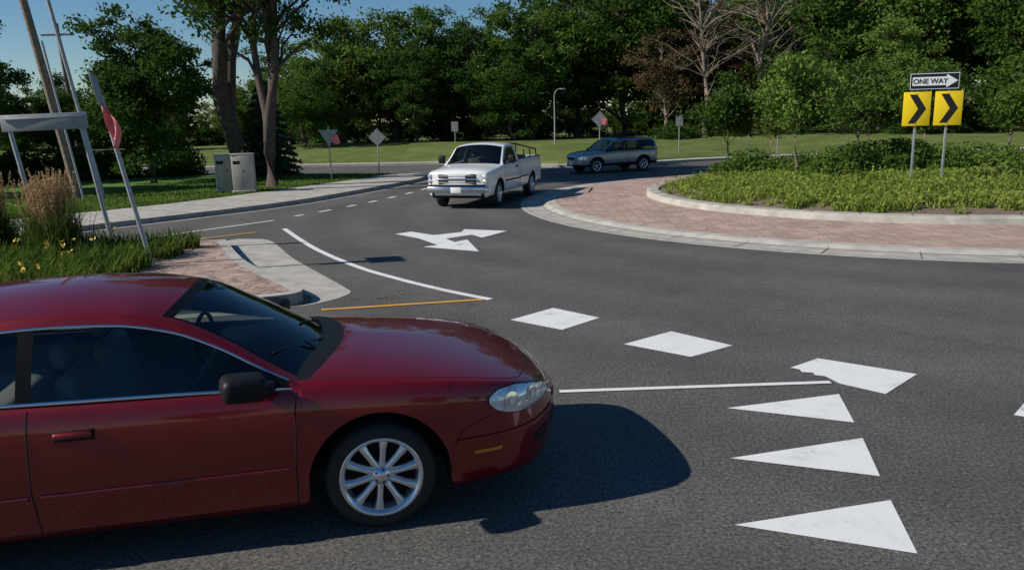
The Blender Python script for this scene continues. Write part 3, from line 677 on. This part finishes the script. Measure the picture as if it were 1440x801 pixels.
for sd_ in (1,-1):
    rod("roof_rail",(-1.2,.6*sd_,1.62),(-3.0,.6*sd_,1.62),.018,.018,BLACKP,sv,seg=8)
    for xx in (-1.25,-2.1,-2.95): rod("rail_foot",(xx,.6*sd_,1.5),(xx,.6*sd_,1.62),.02,.018,BLACKP,sv,seg=8)
    box("side_mirror",(.09,.18,.13),(-.6,.98*sd_,1.03),BLACKP,sv,.04)
    wheel(sv,0,sd_,.76,.33,.2,.21,5,"front_wheel",ALLOY); wheel(sv,-2.53,sd_,.76,.33,.2,.21,5,"rear_wheel",ALLOY)
    seat(sv,-1.4,.36*sd_,.1)
rod("roof_bar",(-1.6,-.7,1.66),(-1.6,.7,1.66),.02,.02,BLACKP,sv,seg=8); rod("roof_bar_rear",(-2.5,-.7,1.66),(-2.5,.7,1.66),.02,.02,BLACKP,sv,seg=8)
box("roof_load",(.9,.35,.14),(-2.05,.1,1.72),BLACKP,sv,.05)
patch("headlamp",Bs.pt,(.45,.82),lambda x:Bs.sz(x,.64),lambda x:min(.99,Bs.sz(x,.78)),LENS,sv,.005,nx=10,nz=4)
patch("tail_lamp",Bs.pt,(-3.43,-3.2),lambda x:Bs.sz(x,.75),lambda x:Bs.sz(x,.95),REDL,sv,.005,nx=8,nz=3)
box("front_grille",(.05,.6,.12),(.88,0,.68),BLACKP,sv,.02); box("licence_plate",(.02,.3,.15),(.90,0,.46),SWHT,sv,.004)
box("floor",(3.8,1.0,.25),(-1.3,0,.42),DARK,sv)
zq=lambda x,z:(x,Bs.sz(x,z))
ribbon("door_gap_front",Bs.pt,[zq(-.5,.4),zq(-.5,.95)],.012,DARK,sv,.003); ribbon("door_gap_mid",Bs.pt,[zq(-1.6,.4),zq(-1.6,.98)],.012,DARK,sv,.003)

# ------------------------------------------------------------------ signs and street furniture
def signpost_pair():
    s=empty("one_way_sign",(10.76,20.25,.5),rad(-14))
    for x in (-.36,.36): box("post",(.06,.045,3.0),(x,.05,1.32),STEEL,s,.008)
    box("one_way_board",(1.16,.02,.42),(0,0,2.655),SBLK,s,.004)
    def flat(name,pts,y,m): return mesh_obj(name,[(x,y,z) for x,z in pts],[tuple(range(len(pts)))],m,s)
    flat("board_rim",[(-.565,2.46),(.565,2.46),(.565,2.85),(-.565,2.85)],-.0115,SWHT)
    flat("board_field",[(-.55,2.475),(.55,2.475),(.55,2.835),(-.55,2.835)],-.0135,SBLK)
    flat("arrow",[(-.51,2.55),(.27,2.55),(.27,2.49),(.53,2.655),(.27,2.82),(.27,2.76),(-.51,2.76)],-.0160,SWHT)
    c=bpy.data.curves.new("lettering","FONT"); c.body="ONE WAY"; c.size=.17; c.align_x='CENTER'; c.extrude=.0008; c.materials.append(SBLK); c.offset=.004
    t=bpy.data.objects.new("lettering",c); link(t,s); t.location=(-.10,-.0195,2.598); t.rotation_euler=(math.pi/2,0,0)
    for x in (-.365,.365):
        box("chevron_board",(.64,.02,.84),(x,0,1.98),SYEL,s,.004)
        flat("chevron",[(x-.19,1.62),(x-.01,1.62),(x+.22,1.98),(x-.01,2.34),(x-.19,2.34),(x+.03,1.98)],-.0125,SBLK)
        for zz in (1.60,2.36): rod("bolt",(x,-.012,zz),(x,-.018,zz),.012,.012,STEEL,s,seg=8)
signpost_pair()
fs=empty("sign_frame",(0,0,0))
def tiltpost(name,a,b,w,m,p): return rod(name,a,b,w,w,m,p,seg=8)
tiltpost("post_near",(-8.14,15.9,.1),(-8.50,15.9,2.80),.045,STEEL,fs); tiltpost("post_far",(-9.44,15.7,.1),(-9.80,15.7,2.72),.045,STEEL,fs)
box("board",(1.62,.03,.32),(-9.1,15.74,2.66),ALU,fs,.006,(0,rad(-1.2),rad(6)))
box("board_rib",(1.5,.03,.04),(-9.1,15.70,2.74),STEEL,fs,.004,(0,rad(-1.2),rad(6)))
ds=empty("delineator_sign",(-6.21,13.35,.12))
rod("post",(0,0,0),(-.52,0,2.9),.04,.04,STEEL,ds,seg=8)
box("sign_plate",(.04,.62,.50),(-.56,0,3.0),ALU,ds,.006,(0,rad(-10),rad(20)))
fv=[];ff=[]
for i in range(13):
    t=i/12
    for j in range(6):
        u=j/5; wdt=.27*(math.sin(math.pi*min(1,t*.8+.15)))**.8
        fv.append((-.50+t*.14+u*wdt*.75+.015*math.sin(9*t+4*u),-.07-.05*math.sin(7*u+5*t),2.80-.75*t-u*.10*(1-t)))
for i in range(12):
    for j in range(5): ff.append((i*6+j,i*6+j+1,(i+1)*6+j+1,(i+1)*6+j))
mesh_obj("flag",fv,ff,FLAG,ds,smooth=True)
def rsign(name,x,y,h,shape,z0=.12,flag=False,yaw=0,s=.5,m=ALU):
    e=empty(name,(x,y,z0),rad(yaw)); rod("post",(0,0.03,0),(0,0.03,h),.03,.03,STEEL,e,seg=8)
    if shape=='diamond': pts=[(0,-s),(s,0),(0,s),(-s,0)]
    elif shape=='yield': pts=[(0,-s*1.1),(s,s*.6),(-s,s*.6)]
    elif shape=='rect': pts=[(-s*.7,-s),(s*.7,-s),(s*.7,s),(-s*.7,s)]
    V=[(a,0,h-s+b) for a,b in pts]+[(a,.012,h-s+b) for a,b in pts];n=len(pts)
    mesh_obj("plate",V,[tuple(range(n)),tuple(range(2*n-1,n-1,-1))]+[(i,i+n,(i+1)%n+n,(i+1)%n) for i in range(n)],m,e)
    if flag: mesh_obj("flag",[(.08,-.03,h-.42),(.40,-.06,h-.38),(.50,-.02,h-.75),(.30,-.05,h-.8),(.15,-.03,h-.7)],[(0,1,2,3,4)],FLAG,e)
rsign("yield_sign",-7.75,34.4,2.3,'yield',.14,True,s=.42); rsign("warning_sign",-6.35,38.6,2.15,'diamond',.1,s=.42)
rsign("yield_sign",5.2,45.2,2.45,'diamond',.4,True,s=.45); rsign("regulatory_sign",-3.8,57,1.6,'rect',.9,s=.35)
rsign("regulatory_sign",12.4,41,2.9,'rect',0,s=.4,m=SWHT); rsign("regulatory_sign",10.0,46.5,2.2,'rect',.3,s=.3)
rsign("regulatory_sign",14.6,43,2.2,'rect',0,s=.25); 
for (x,y,m,hh_) in ((-10.45,29.3,CAB,1.36),(-9.7,28.9,CABL,1.38)):
    u=empty("utility_cabinet",(x,y,.12),rad(8)); box("plinth",(.84,.62,.1),(0,0,.05),CONC,u,.01); box("body",(.74,.52,hh_-.1),(0,0,.1+(hh_-.1)/2),m,u,.02)
    box("lid",(.78,.56,.05),(0,0,hh_+.02),m,u,.01); box("door_seam",(.006,.004,hh_-.3),(0.0,-.262,.7),DARK,u); box("handle",(.03,.03,.12),(.06,-.27,.8),DARK,u,.005)
    box("vent",(.25,.006,.12),(-.18,-.262,1.1),DARK,u)
up=empty("utility_pole",(-15.2,27.8,0)); rod("pole",(0,0,0),(-1.45,0,10),.16,.11,WOODP,up); box("crossarm",(2.2,.1,.12),(-1.4,0,9.4),WOODP,up)
rod("conduit",(.2,-.1,0),(-.5,-.12,5.5),.04,.04,STEEL,up); rod("steel_brace_pole",(.65,.4,0),(-.7,.4,9),.07,.06,STEEL,up)
up=empty("utility_pole",(-24.2,45,0)); rod("pole",(0,0,0),(-.4,0,8.3),.14,.1,WOODP,up); box("crossarm",(1.8,.1,.1),(-.4,0,7.7),WOODP,up)
def lamp(x,y,h,arm=1.2,z0=.5,r=.085):
    l=empty("street_lamp",(x,y,z0)); rod("pole",(0,0,0),(0,0,h),r,r*.6,STEEL,l)
    pr=Vector((0,0,h))
    for k in range(1,9):
        a=k/8*math.pi/2; p=Vector((arm*(1-math.cos(a))*.8,0,h+.45*math.sin(a))); rod("arm",pr,p,r*.5,r*.45,STEEL,l,seg=8); pr=p
    box("luminaire",(.36,.16,.08),(pr.x+.14,0,pr.z-.02),STEEL,l,.03)
lamp(3.05,52,3.45,.5,.5,.055)
lamp(30.5,60,14)

# ------------------------------------------------------------------ vegetation
def leaf_quads(C,size,rng,flat=0.0,aspect=.55):
    n=len(C); a=rng.normal(size=(n,3)); 
    if flat>0: a[:,2]*=(1-flat)
    a/=np.linalg.norm(a,axis=1)[:,None]+1e-9
    b=rng.normal(size=(n,3)); b-=a*(a*b).sum(1)[:,None]; b/=np.linalg.norm(b,axis=1)[:,None]+1e-9
    s=size*(.6+.8*rng.random(n))[:,None]
    A=a*s*.5; Bq=b*s*.5*aspect
    return np.stack([C-A,C-Bq*1.0+A*.1,C+A,C+Bq+A*.1],1).reshape(-1,3)
def tube_q(pts,rs,seg=7):
    V=[];Fq=[];n=len(pts)
    for i,p in enumerate(pts):
        d=(pts[min(i+1,n-1)]-pts[max(i-1,0)]); q=d.to_track_quat('Z','Y') if d.length>1e-6 else Vector((0,0,1)).to_track_quat('Z','Y')
        for k in range(seg):
            a=2*math.pi*k/seg; V.append(tuple(p+q@Vector((rs[i]*math.cos(a),rs[i]*math.sin(a),0))))
    for i in range(n-1):
        for k in range(seg): Fq.append((i*seg+k,i*seg+(k+1)%seg,(i+1)*seg+(k+1)%seg,(i+1)*seg+k))
    return V,Fq
def bend(p0,p1,rnd,n=5,wob=.08,sag=0):
    out=[];L=(p1-p0).length
    for k in range(n+1):
        t=k/n; j=Vector((rnd.uniform(-1,1),rnd.uniform(-1,1),rnd.uniform(-.6,.6)))*L*wob*(1 if 0<k<n else 0)
        out.append(p0.lerp(p1,t)+j+Vector((0,0,sag*math.sin(t*math.pi)*L)))
    return out
def tree_mesh(name,seed,H,R,base,ncl,nl,leaf,bark,lm,tr=.22,forks=1,clr=.17,lean=0):
    rnd=random.Random(seed);rng=np.random.default_rng(seed)
    V=[];Fq=[]
    def add(pts,rs,seg=7):
        v,f=tube_q(pts,rs,seg);b=len(V);V.extend(v);Fq.extend([tuple(i+b for i in q) for q in f])
    cz=(base+H)/2;rz=(H-base)/2
    ph=[rnd.uniform(0,6.28) for _ in range(6)]
    C=[];Rc=[]
    while len(C)<ncl:
        d=rng.normal(size=3);d/=np.linalg.norm(d)
        lump=1+.18*math.sin(3*math.atan2(d[1],d[0])+ph[0])+.16*math.sin(4*d[2]+ph[1]+2*d[0])+.12*math.sin(7*d[0]+5*d[1]+ph[2])
        rr=(rnd.random()**.42)*lump*.9
        p=np.array([d[0]*R*rr,d[1]*R*rr,cz+d[2]*rz*rr*.95])
        if p[2]<base*.9: continue
        C.append(p);Rc.append(R*clr*rnd.uniform(.6,1.3))
    tops=[]
    for f in range(forks):
        off=Vector((rnd.uniform(-1,1),rnd.uniform(-1,1),0))*R*(.10 if forks==1 else .35)
        top=Vector((off.x+lean,off.y,base+(H-base)*.7)); st=Vector((0,0,-.1)) if f==0 else Vector((0,0,base*.35))
        pts=bend(st,top,rnd,7,.018); r0=tr if f==0 else tr*.7
        add(pts,[r0*(1.35 if k==0 and f==0 else 1)*(1-k/7*.75) for k in range(8)],10); tops.append(pts)
    for i,c in enumerate(C):
        if i%2 and ncl>40: continue
        pts=rnd.choice(tops); 
        zt=max(base*.75,c[2]-rnd.uniform(.15,.45)*R-.3); a=min(pts,key=lambda p:abs(p.z-zt))
        e=Vector(tuple(c))
        add(bend(a,e,rnd,4,.07,.06),[max(.012,tr*.28*(1-k/4*.85)) for k in range(5)],5)
        for _ in range(2):
            m=a.lerp(e,rnd.uniform(.4,.8)); add(bend(m,m+Vector((rnd.uniform(-1,1),rnd.uniform(-1,1),rnd.uniform(-.2,.8)))*Rc[i]*1.2,rnd,3,.08),[.02,.015,.012,.008],4)
    nb=len(V);nf=len(Fq)
    Cs=[]
    for c,r in zip(C,Rc):
        k=int(nl/ncl*(r/(R*clr))**1.5)+3
        g=rng.normal(size=(k,3))*np.array([r,r,r*.6])*.60
        Cs.append(c+g)
    Cs=np.concatenate(Cs)
    LV=leaf_quads(Cs,leaf,rng,0)
    n=len(Cs); Lf=(np.arange(n*4).reshape(-1,4)+nb)
    VV=np.concatenate([np.array(V,dtype=float).reshape(-1,3),LV]); FF=np.concatenate([np.array(Fq,dtype=int).reshape(-1,4),Lf])
    return quads_mesh(name,VV,FF,[0]*nf+[1]*n,[bark,lm],0)
def place(name,me,x,y,s=1,yaw=0,z=0,sz=None,parent=None):
    o=bpy.data.objects.new(name,me); o.location=(x,y,z); o.rotation_euler=(0,0,yaw); o.scale=(s,s,sz or s); return link(o,parent)
TA=tree_mesh("tree_a",1,13,5.2,2.2,150,17000,.30,BARK,LF1,.28,clr=.14)
TB=tree_mesh("tree_b",2,14,4.6,2.0,140,16000,.28,BARK,LF2,.26,clr=.14)
TC=tree_mesh("tree_c",5,11,4.8,1.2,140,16000,.28,BARK,LF1,.22,clr=.15)
TD=tree_mesh("tree_d",8,12,4.2,1.5,130,15000,.26,BARK,LF3,.22,clr=.14)
TR=tree_mesh("tree_r",11,9,3.6,1.2,80,11000,.26,BARK,LFR,.2)
TBR=tree_mesh("tree_br",12,11,4.0,2.5,90,6500,.24,BARK_L,LFB,.2,clr=.15)
rt=random.Random(42)
belt=empty("distant_trees")
HB={TA.name:13,TB.name:14,TC.name:11,TD.name:12,TR.name:9,TBR.name:11}
def dt(x,y,me,h,z=.5):
    s=h/HB[me.name]; place("tree",me,x,y,s*rt.uniform(.98,1.15),rt.uniform(0,6.28),z,s,belt)
spec=[(-22,66,TA,5.8),(-17.5,64,TC,8.2),(-13.6,66,TD,11.2),(-9.3,67,TA,12.2),(-5.2,68,TB,11.6),(-1.8,64,TB,11.2),(2.0,64,TA,11.8),(6,69,TA,14.5),(9.5,66,TC,15),
 (13,72,TB,15),(15.2,63,TR,8.5),(19,71,TBR,12),(24,66,TA,16),(29,62,TD,15),(34,66,TB,17),(40,62,TA,18),(46,64,TB,19),(52,60,TA,19),
 (12,60,TBR,8.5),(22,58,TC,7),(27,56,TD,8.5),(36,55,TA,13),(44,52,TB,15),
 (-28,62,TB,5.5),(-34,62,TA,6),(-41,64,TB,7),(-11.5,72,TC,9.5),(-4,73,TC,9.5),(-16,72,TB,8),
 (-7.2,62.5,TB,8.5),(.2,61.5,TC,7.5),(-15.5,60.5,TC,6.8)]
for x,y,me,h in spec: dt(x,y,me,h)
for i in range(16):
    x=-52+i*7.2+rt.uniform(-1.5,1.5); y=84+rt.uniform(-4,8); me=rt.choice([TA,TB,TC]); h=rt.uniform(6,7) if x<-16 else rt.uniform(9.5,11)
    if x>10: h+=8
    dt(x,y,me,h)
for i in range(34):
    x=-52+i*3.5+rt.uniform(-1,1); y=77+rt.uniform(-3,3); place("understorey",TC,x,y,.62,rt.uniform(0,6),-1.2,.54,belt)
for i in range(7):  # unseen trees behind the camera, added for dark reflections on the car
    x=-50+i*17+rt.uniform(-2,2); dt(x,-36+rt.uniform(-6,4),rt.choice([TA,TB]),rt.uniform(8,12),0)
BIG=tree_mesh("big_maple",21,16,5.4,6.6,120,27000,.23,BARK,LF1,.42,forks=3,clr=.16)
MED=tree_mesh("med_tree",23,9,3.4,.9,130,29000,.19,BARK,LF2,.2,clr=.16)
MED2=tree_mesh("med_tree2",27,9,3.2,1.0,120,26000,.19,BARK,LF2,.2,clr=.16)
place("deciduous_tree",BIG,-11.9,34.2,1,.6)
place("deciduous_tree",BIG,-9.4,31.2,.62,2.2,0,.80)
place("deciduous_tree",MED,-16.0,35.5,.90,.3)
place("deciduous_tree",MED2,-25.2,36.5,.80,1.3)
place("deciduous_tree",MED,-21.4,30.2,.86,3.3)
place("deciduous_tree",MED,-30.0,38.0,1.1,2.3)
place("deciduous_tree",MED2,-23.8,42,.60,4.3)
place("deciduous_tree",MED2,-20.0,42,.52,.9)
BARE=tree_mesh("bare",31,14,5.5,4,120,40,.05,BARK_L,LF1,.22,clr=.2)
place("bare_tree",BARE,14.2,57,1.0,.4,.5)
place("bare_tree",BARE,18.5,59,1.05,2.4,.5)
def spruce(seed,H,R,n):
    rng=np.random.default_rng(seed);V,Fq=tube_q([Vector((0,0,-.1)),Vector((0,0,H*.5)),Vector((0,0,H))],[.16,.1,.02]);nb=len(V);nf=len(Fq)
    t=rng.random(n)**.75; t=1-t*.97; lay=np.floor(t*15)/15+rng.random(n)*.03; z=H*lay
    rmax=R*(1-lay)**.8+.05; ang=rng.random(n)*6.283; rr=rmax*np.sqrt(rng.random(n))*(.8+.2*np.sin(ang*7+lay*30))
    C=np.stack([rr*np.cos(ang),rr*np.sin(ang),z-rr*.28+.15],1); LV=leaf_quads(C,.26,rng,.3,.35)
    return quads_mesh("spruce",np.concatenate([np.array(V),LV]),np.concatenate([np.array(Fq),np.arange(n*4).reshape(-1,4)+nb]),[0]*nf+[1]*n,[BARK,LFS])
place("spruce_tree",spruce(4,4.6,1.9,13000),-11.6,38.2,1,0,.05)
SM=tree_mesh("young_tree",41,3.9,1.25,1.35,46,7500,.13,BARK_L,LF3,.045,clr=.26)
SM2=tree_mesh("young_tree2",44,3.6,1.35,1.1,46,7500,.13,BARK_L,LF1,.045,clr=.26)
place("young_tree",SM,8.62,23.7,1.0,.5,.45); place("young_tree",SM2,8.0,28.6,1.0,1.5,.25)
place("young_tree",SM2,12.8,28.9,1.05,2.5,.3); place("young_tree",SM,14.3,27.4,1.0,3.1,.35); place("young_tree",SM2,17.6,26.5,1.0,.9,.2)
place("young_tree",SM,11.0,33.5,1.0,4,0); place("young_tree",SM2,19.5,31,1.2,5,0); place("young_tree",SM2,15.5,34,1.2,1,0)
def shrub_mesh(seed,r,h,n,leaf,lm):
    rng=np.random.default_rng(seed); d=rng.normal(size=(n,3));d[:,2]=np.abs(d[:,2]);d/=np.linalg.norm(d,axis=1)[:,None]
    lump=1+.18*np.sin(5*d[:,0]+3*d[:,1]+seed)+.15*np.sin(7*d[:,2]+4*d[:,0]); rr=rng.random(n)**.3*lump
    C=d*rr[:,None]*np.array([r,r,h]); return quads_mesh("shrub",leaf_quads(C,leaf,rng),np.arange(n*4).reshape(-1,4),[0]*n,[lm])
S1=shrub_mesh(1,.75,.70,3000,.10,LF1);S2=shrub_mesh(2,.9,.64,3200,.10,LF3);S3=shrub_mesh(3,1.6,1.7,5000,.16,LF2)
for i in range(64):
    a=rt.uniform(-.5,3.6); r=rt.uniform(.3,5.6); x=CX+r*math.cos(a); y=CY+r*math.sin(a)
    if y<21.6+ (x<9)*3: continue
    place("shrub",rt.choice([S1,S2,S2]),x,y,rt.uniform(.7,1.2),rt.uniform(0,6),mound(r)-.05)
hed=empty("hedge")
for i in range(15):
    place("bush",S3,-33+i*1.15+rt.uniform(-.3,.3),36+i*.35+rt.uniform(-.8,.8)+ (i%2)*1.5,rt.uniform(.7,1.0),rt.uniform(0,6),0,None,hed)
hed2=empty("hedge")
for i in range(22):
    place("bush",S3,11+i*2.0+rt.uniform(-.4,.4),57+rt.uniform(-2,2),rt.uniform(.6,.9),rt.uniform(0,6),.5,None,hed2)
def blades(name,pts,hmin,hmax,wd,mat,seed,curl=.35,parent=None):
    rng=np.random.default_rng(seed);n=len(pts);P0=np.array([(p[0],p[1],p[2]) for p in pts])
    h=(hmin+(hmax-hmin)*rng.random(n))[:,None];a=rng.random(n)*6.283;dr=np.stack([np.cos(a),np.sin(a),np.zeros(n)],1);sd_=np.stack([-np.sin(a),np.cos(a),np.zeros(n)],1)*wd/2
    c=curl*(.3+rng.random(n))[:,None]
    up=np.array([0,0,1.])
    p1=P0+up*h*.55+dr*h*c*.3;p2=P0+up*h*(1-.2*c)+dr*h*c
    V=np.stack([P0-sd_,P0+sd_,p1+sd_,p1-sd_,p2+sd_*.15,p2-sd_*.15],1).reshape(-1,3)
    b=np.arange(n)[:,None]*6; F1=b+np.array([0,1,2,3]);F2=b+np.array([3,2,4,5])
    me=quads_mesh(name,V,np.concatenate([F1,F2]),[0]*(2*n),[mat]); o=bpy.data.objects.new(name,me); return link(o,parent)
rng=np.random.default_rng(9)
pts=[]; broad=[]
while len(pts)<46000:
    a=rng.random()*6.283;r=6.85*math.sqrt(rng.random());x=CX+r*math.cos(a);y=CY+r*math.sin(a)
    if y>26.5 : continue
    cl=math.sin(x*2.3+1.7*math.sin(y*1.9))+math.sin(y*2.9+x*.8)
    if r>6.1 and cl<.3 and rng.random()<.85: continue
    if cl<-1.1 and rng.random()<.6: continue
    m=int(rng.integers(10,26)); q=rng.normal(size=(m,2))*.075; hc=rng.uniform(.10,.34)
    for u in q:
        pts.append((x+u[0],y+u[1],mound(r)))
        if rng.random()<.75: broad.append((x+u[0]*1.4,y+u[1]*1.4,mound(r)+hc*rng.random()))
blades("ornamental_grass_bed",pts,.08,.30,.024,BLADE,5,.9)
bq=leaf_quads(np.array(broad),.085,rng,.3,.6)
link(bpy.data.objects.new("groundcover_plants",quads_mesh("groundcover",bq,np.arange(len(bq)).reshape(-1,4),[0]*(len(bq)//4),[BLADE])))
pts=[]
while len(pts)<9000:
    x=rng.uniform(-13,-6.1);y=rng.uniform(10.5,15.4)
    if y>15.6+(x+6.9)*.28 : continue
    if math.sin(x*4+y)*math.sin(y*5-x)<-.15: continue
    pts.append((x,y,.17))
dl=empty("daylily_plants"); blades("strap_leaves",pts,.2,.5,.025,BLADE_D,6,.7,dl)
fp=np.array([pts[i] for i in rng.integers(0,len(pts),60)]); fp[:,2]+=.40+.15*rng.random(60)
fq=leaf_quads(np.repeat(fp,5,0)+rng.normal(size=(300,3))*.016,.065,rng,0,.6)
link(bpy.data.objects.new("petals",quads_mesh("petals",fq,np.arange(len(fq)).reshape(-1,4),[0]*(len(fq)//4),[FLOWER])),dl)
def reed(x,y,s=1,seed=1):
    e=empty("feather_reed_grass",(x,y,.15)); r=np.random.default_rng(seed)
    p=[(r.normal()*.16*s,r.normal()*.16*s,0) for _ in range(1100)]
    blades("blades",p,.5*s,1.15*s,.014,BLADE_D,seed,.45,e)
    st=[(r.normal()*.11*s,r.normal()*.11*s,0) for _ in range(150)]
    rg=np.random.default_rng(seed+5); C=[]
    V=[];Fq=[]
    for q in st:
        a=rg.random()*6.28;l=rg.uniform(.05,.36)*s;hh2=rg.uniform(1.15,1.7)*s;t=Vector((q[0]+l*math.cos(a),q[1]+l*math.sin(a),hh2));b0=Vector(q)
        v,f=tube_q([b0,b0.lerp(t,.5)+Vector((0,0,.05)),t],[.004,.004,.003],3);b=len(V);V+=v;Fq+=[tuple(i+b for i in k) for k in f]
        for k in range(14): C.append(b0.lerp(t,.80+.22*k/14)+Vector((rg.normal()*.010,rg.normal()*.010,0)))
    C=np.array([tuple(c) for c in C]); LV=leaf_quads(C,.05,rg,0,.4);nb=len(V)
    link(bpy.data.objects.new("plumes",quads_mesh("plumes",np.concatenate([np.array(V),LV]),np.concatenate([np.array(Fq),np.arange(len(LV)).reshape(-1,4)+nb]),[0]*(len(Fq)+len(LV)//4),[PLUME])),e)
reed(-8.2,14.1,1,1);reed(-8.6,14.4,.9,2);reed(-9.75,14.7,.95,3);reed(-10.4,14.2,.95,4);reed(-11,15,.8,5)
pts=[]
Wv=[Vector(p) for p in Wl]
while len(pts)<22000:
    i=rng.integers(18,len(Wv)-1);t=rng.random();p=Wv[i].lerp(Wv[i+1],t);d=(Wv[i+1]-Wv[i]).normalized();nn=Vector((-d.y,d.x));q=p+nn*(rng.random()**1.5*7)
    pts.append((q.x,q.y,.12))
blades("lawn_grass",pts,.04,.11,.03,LF3,8,.5)
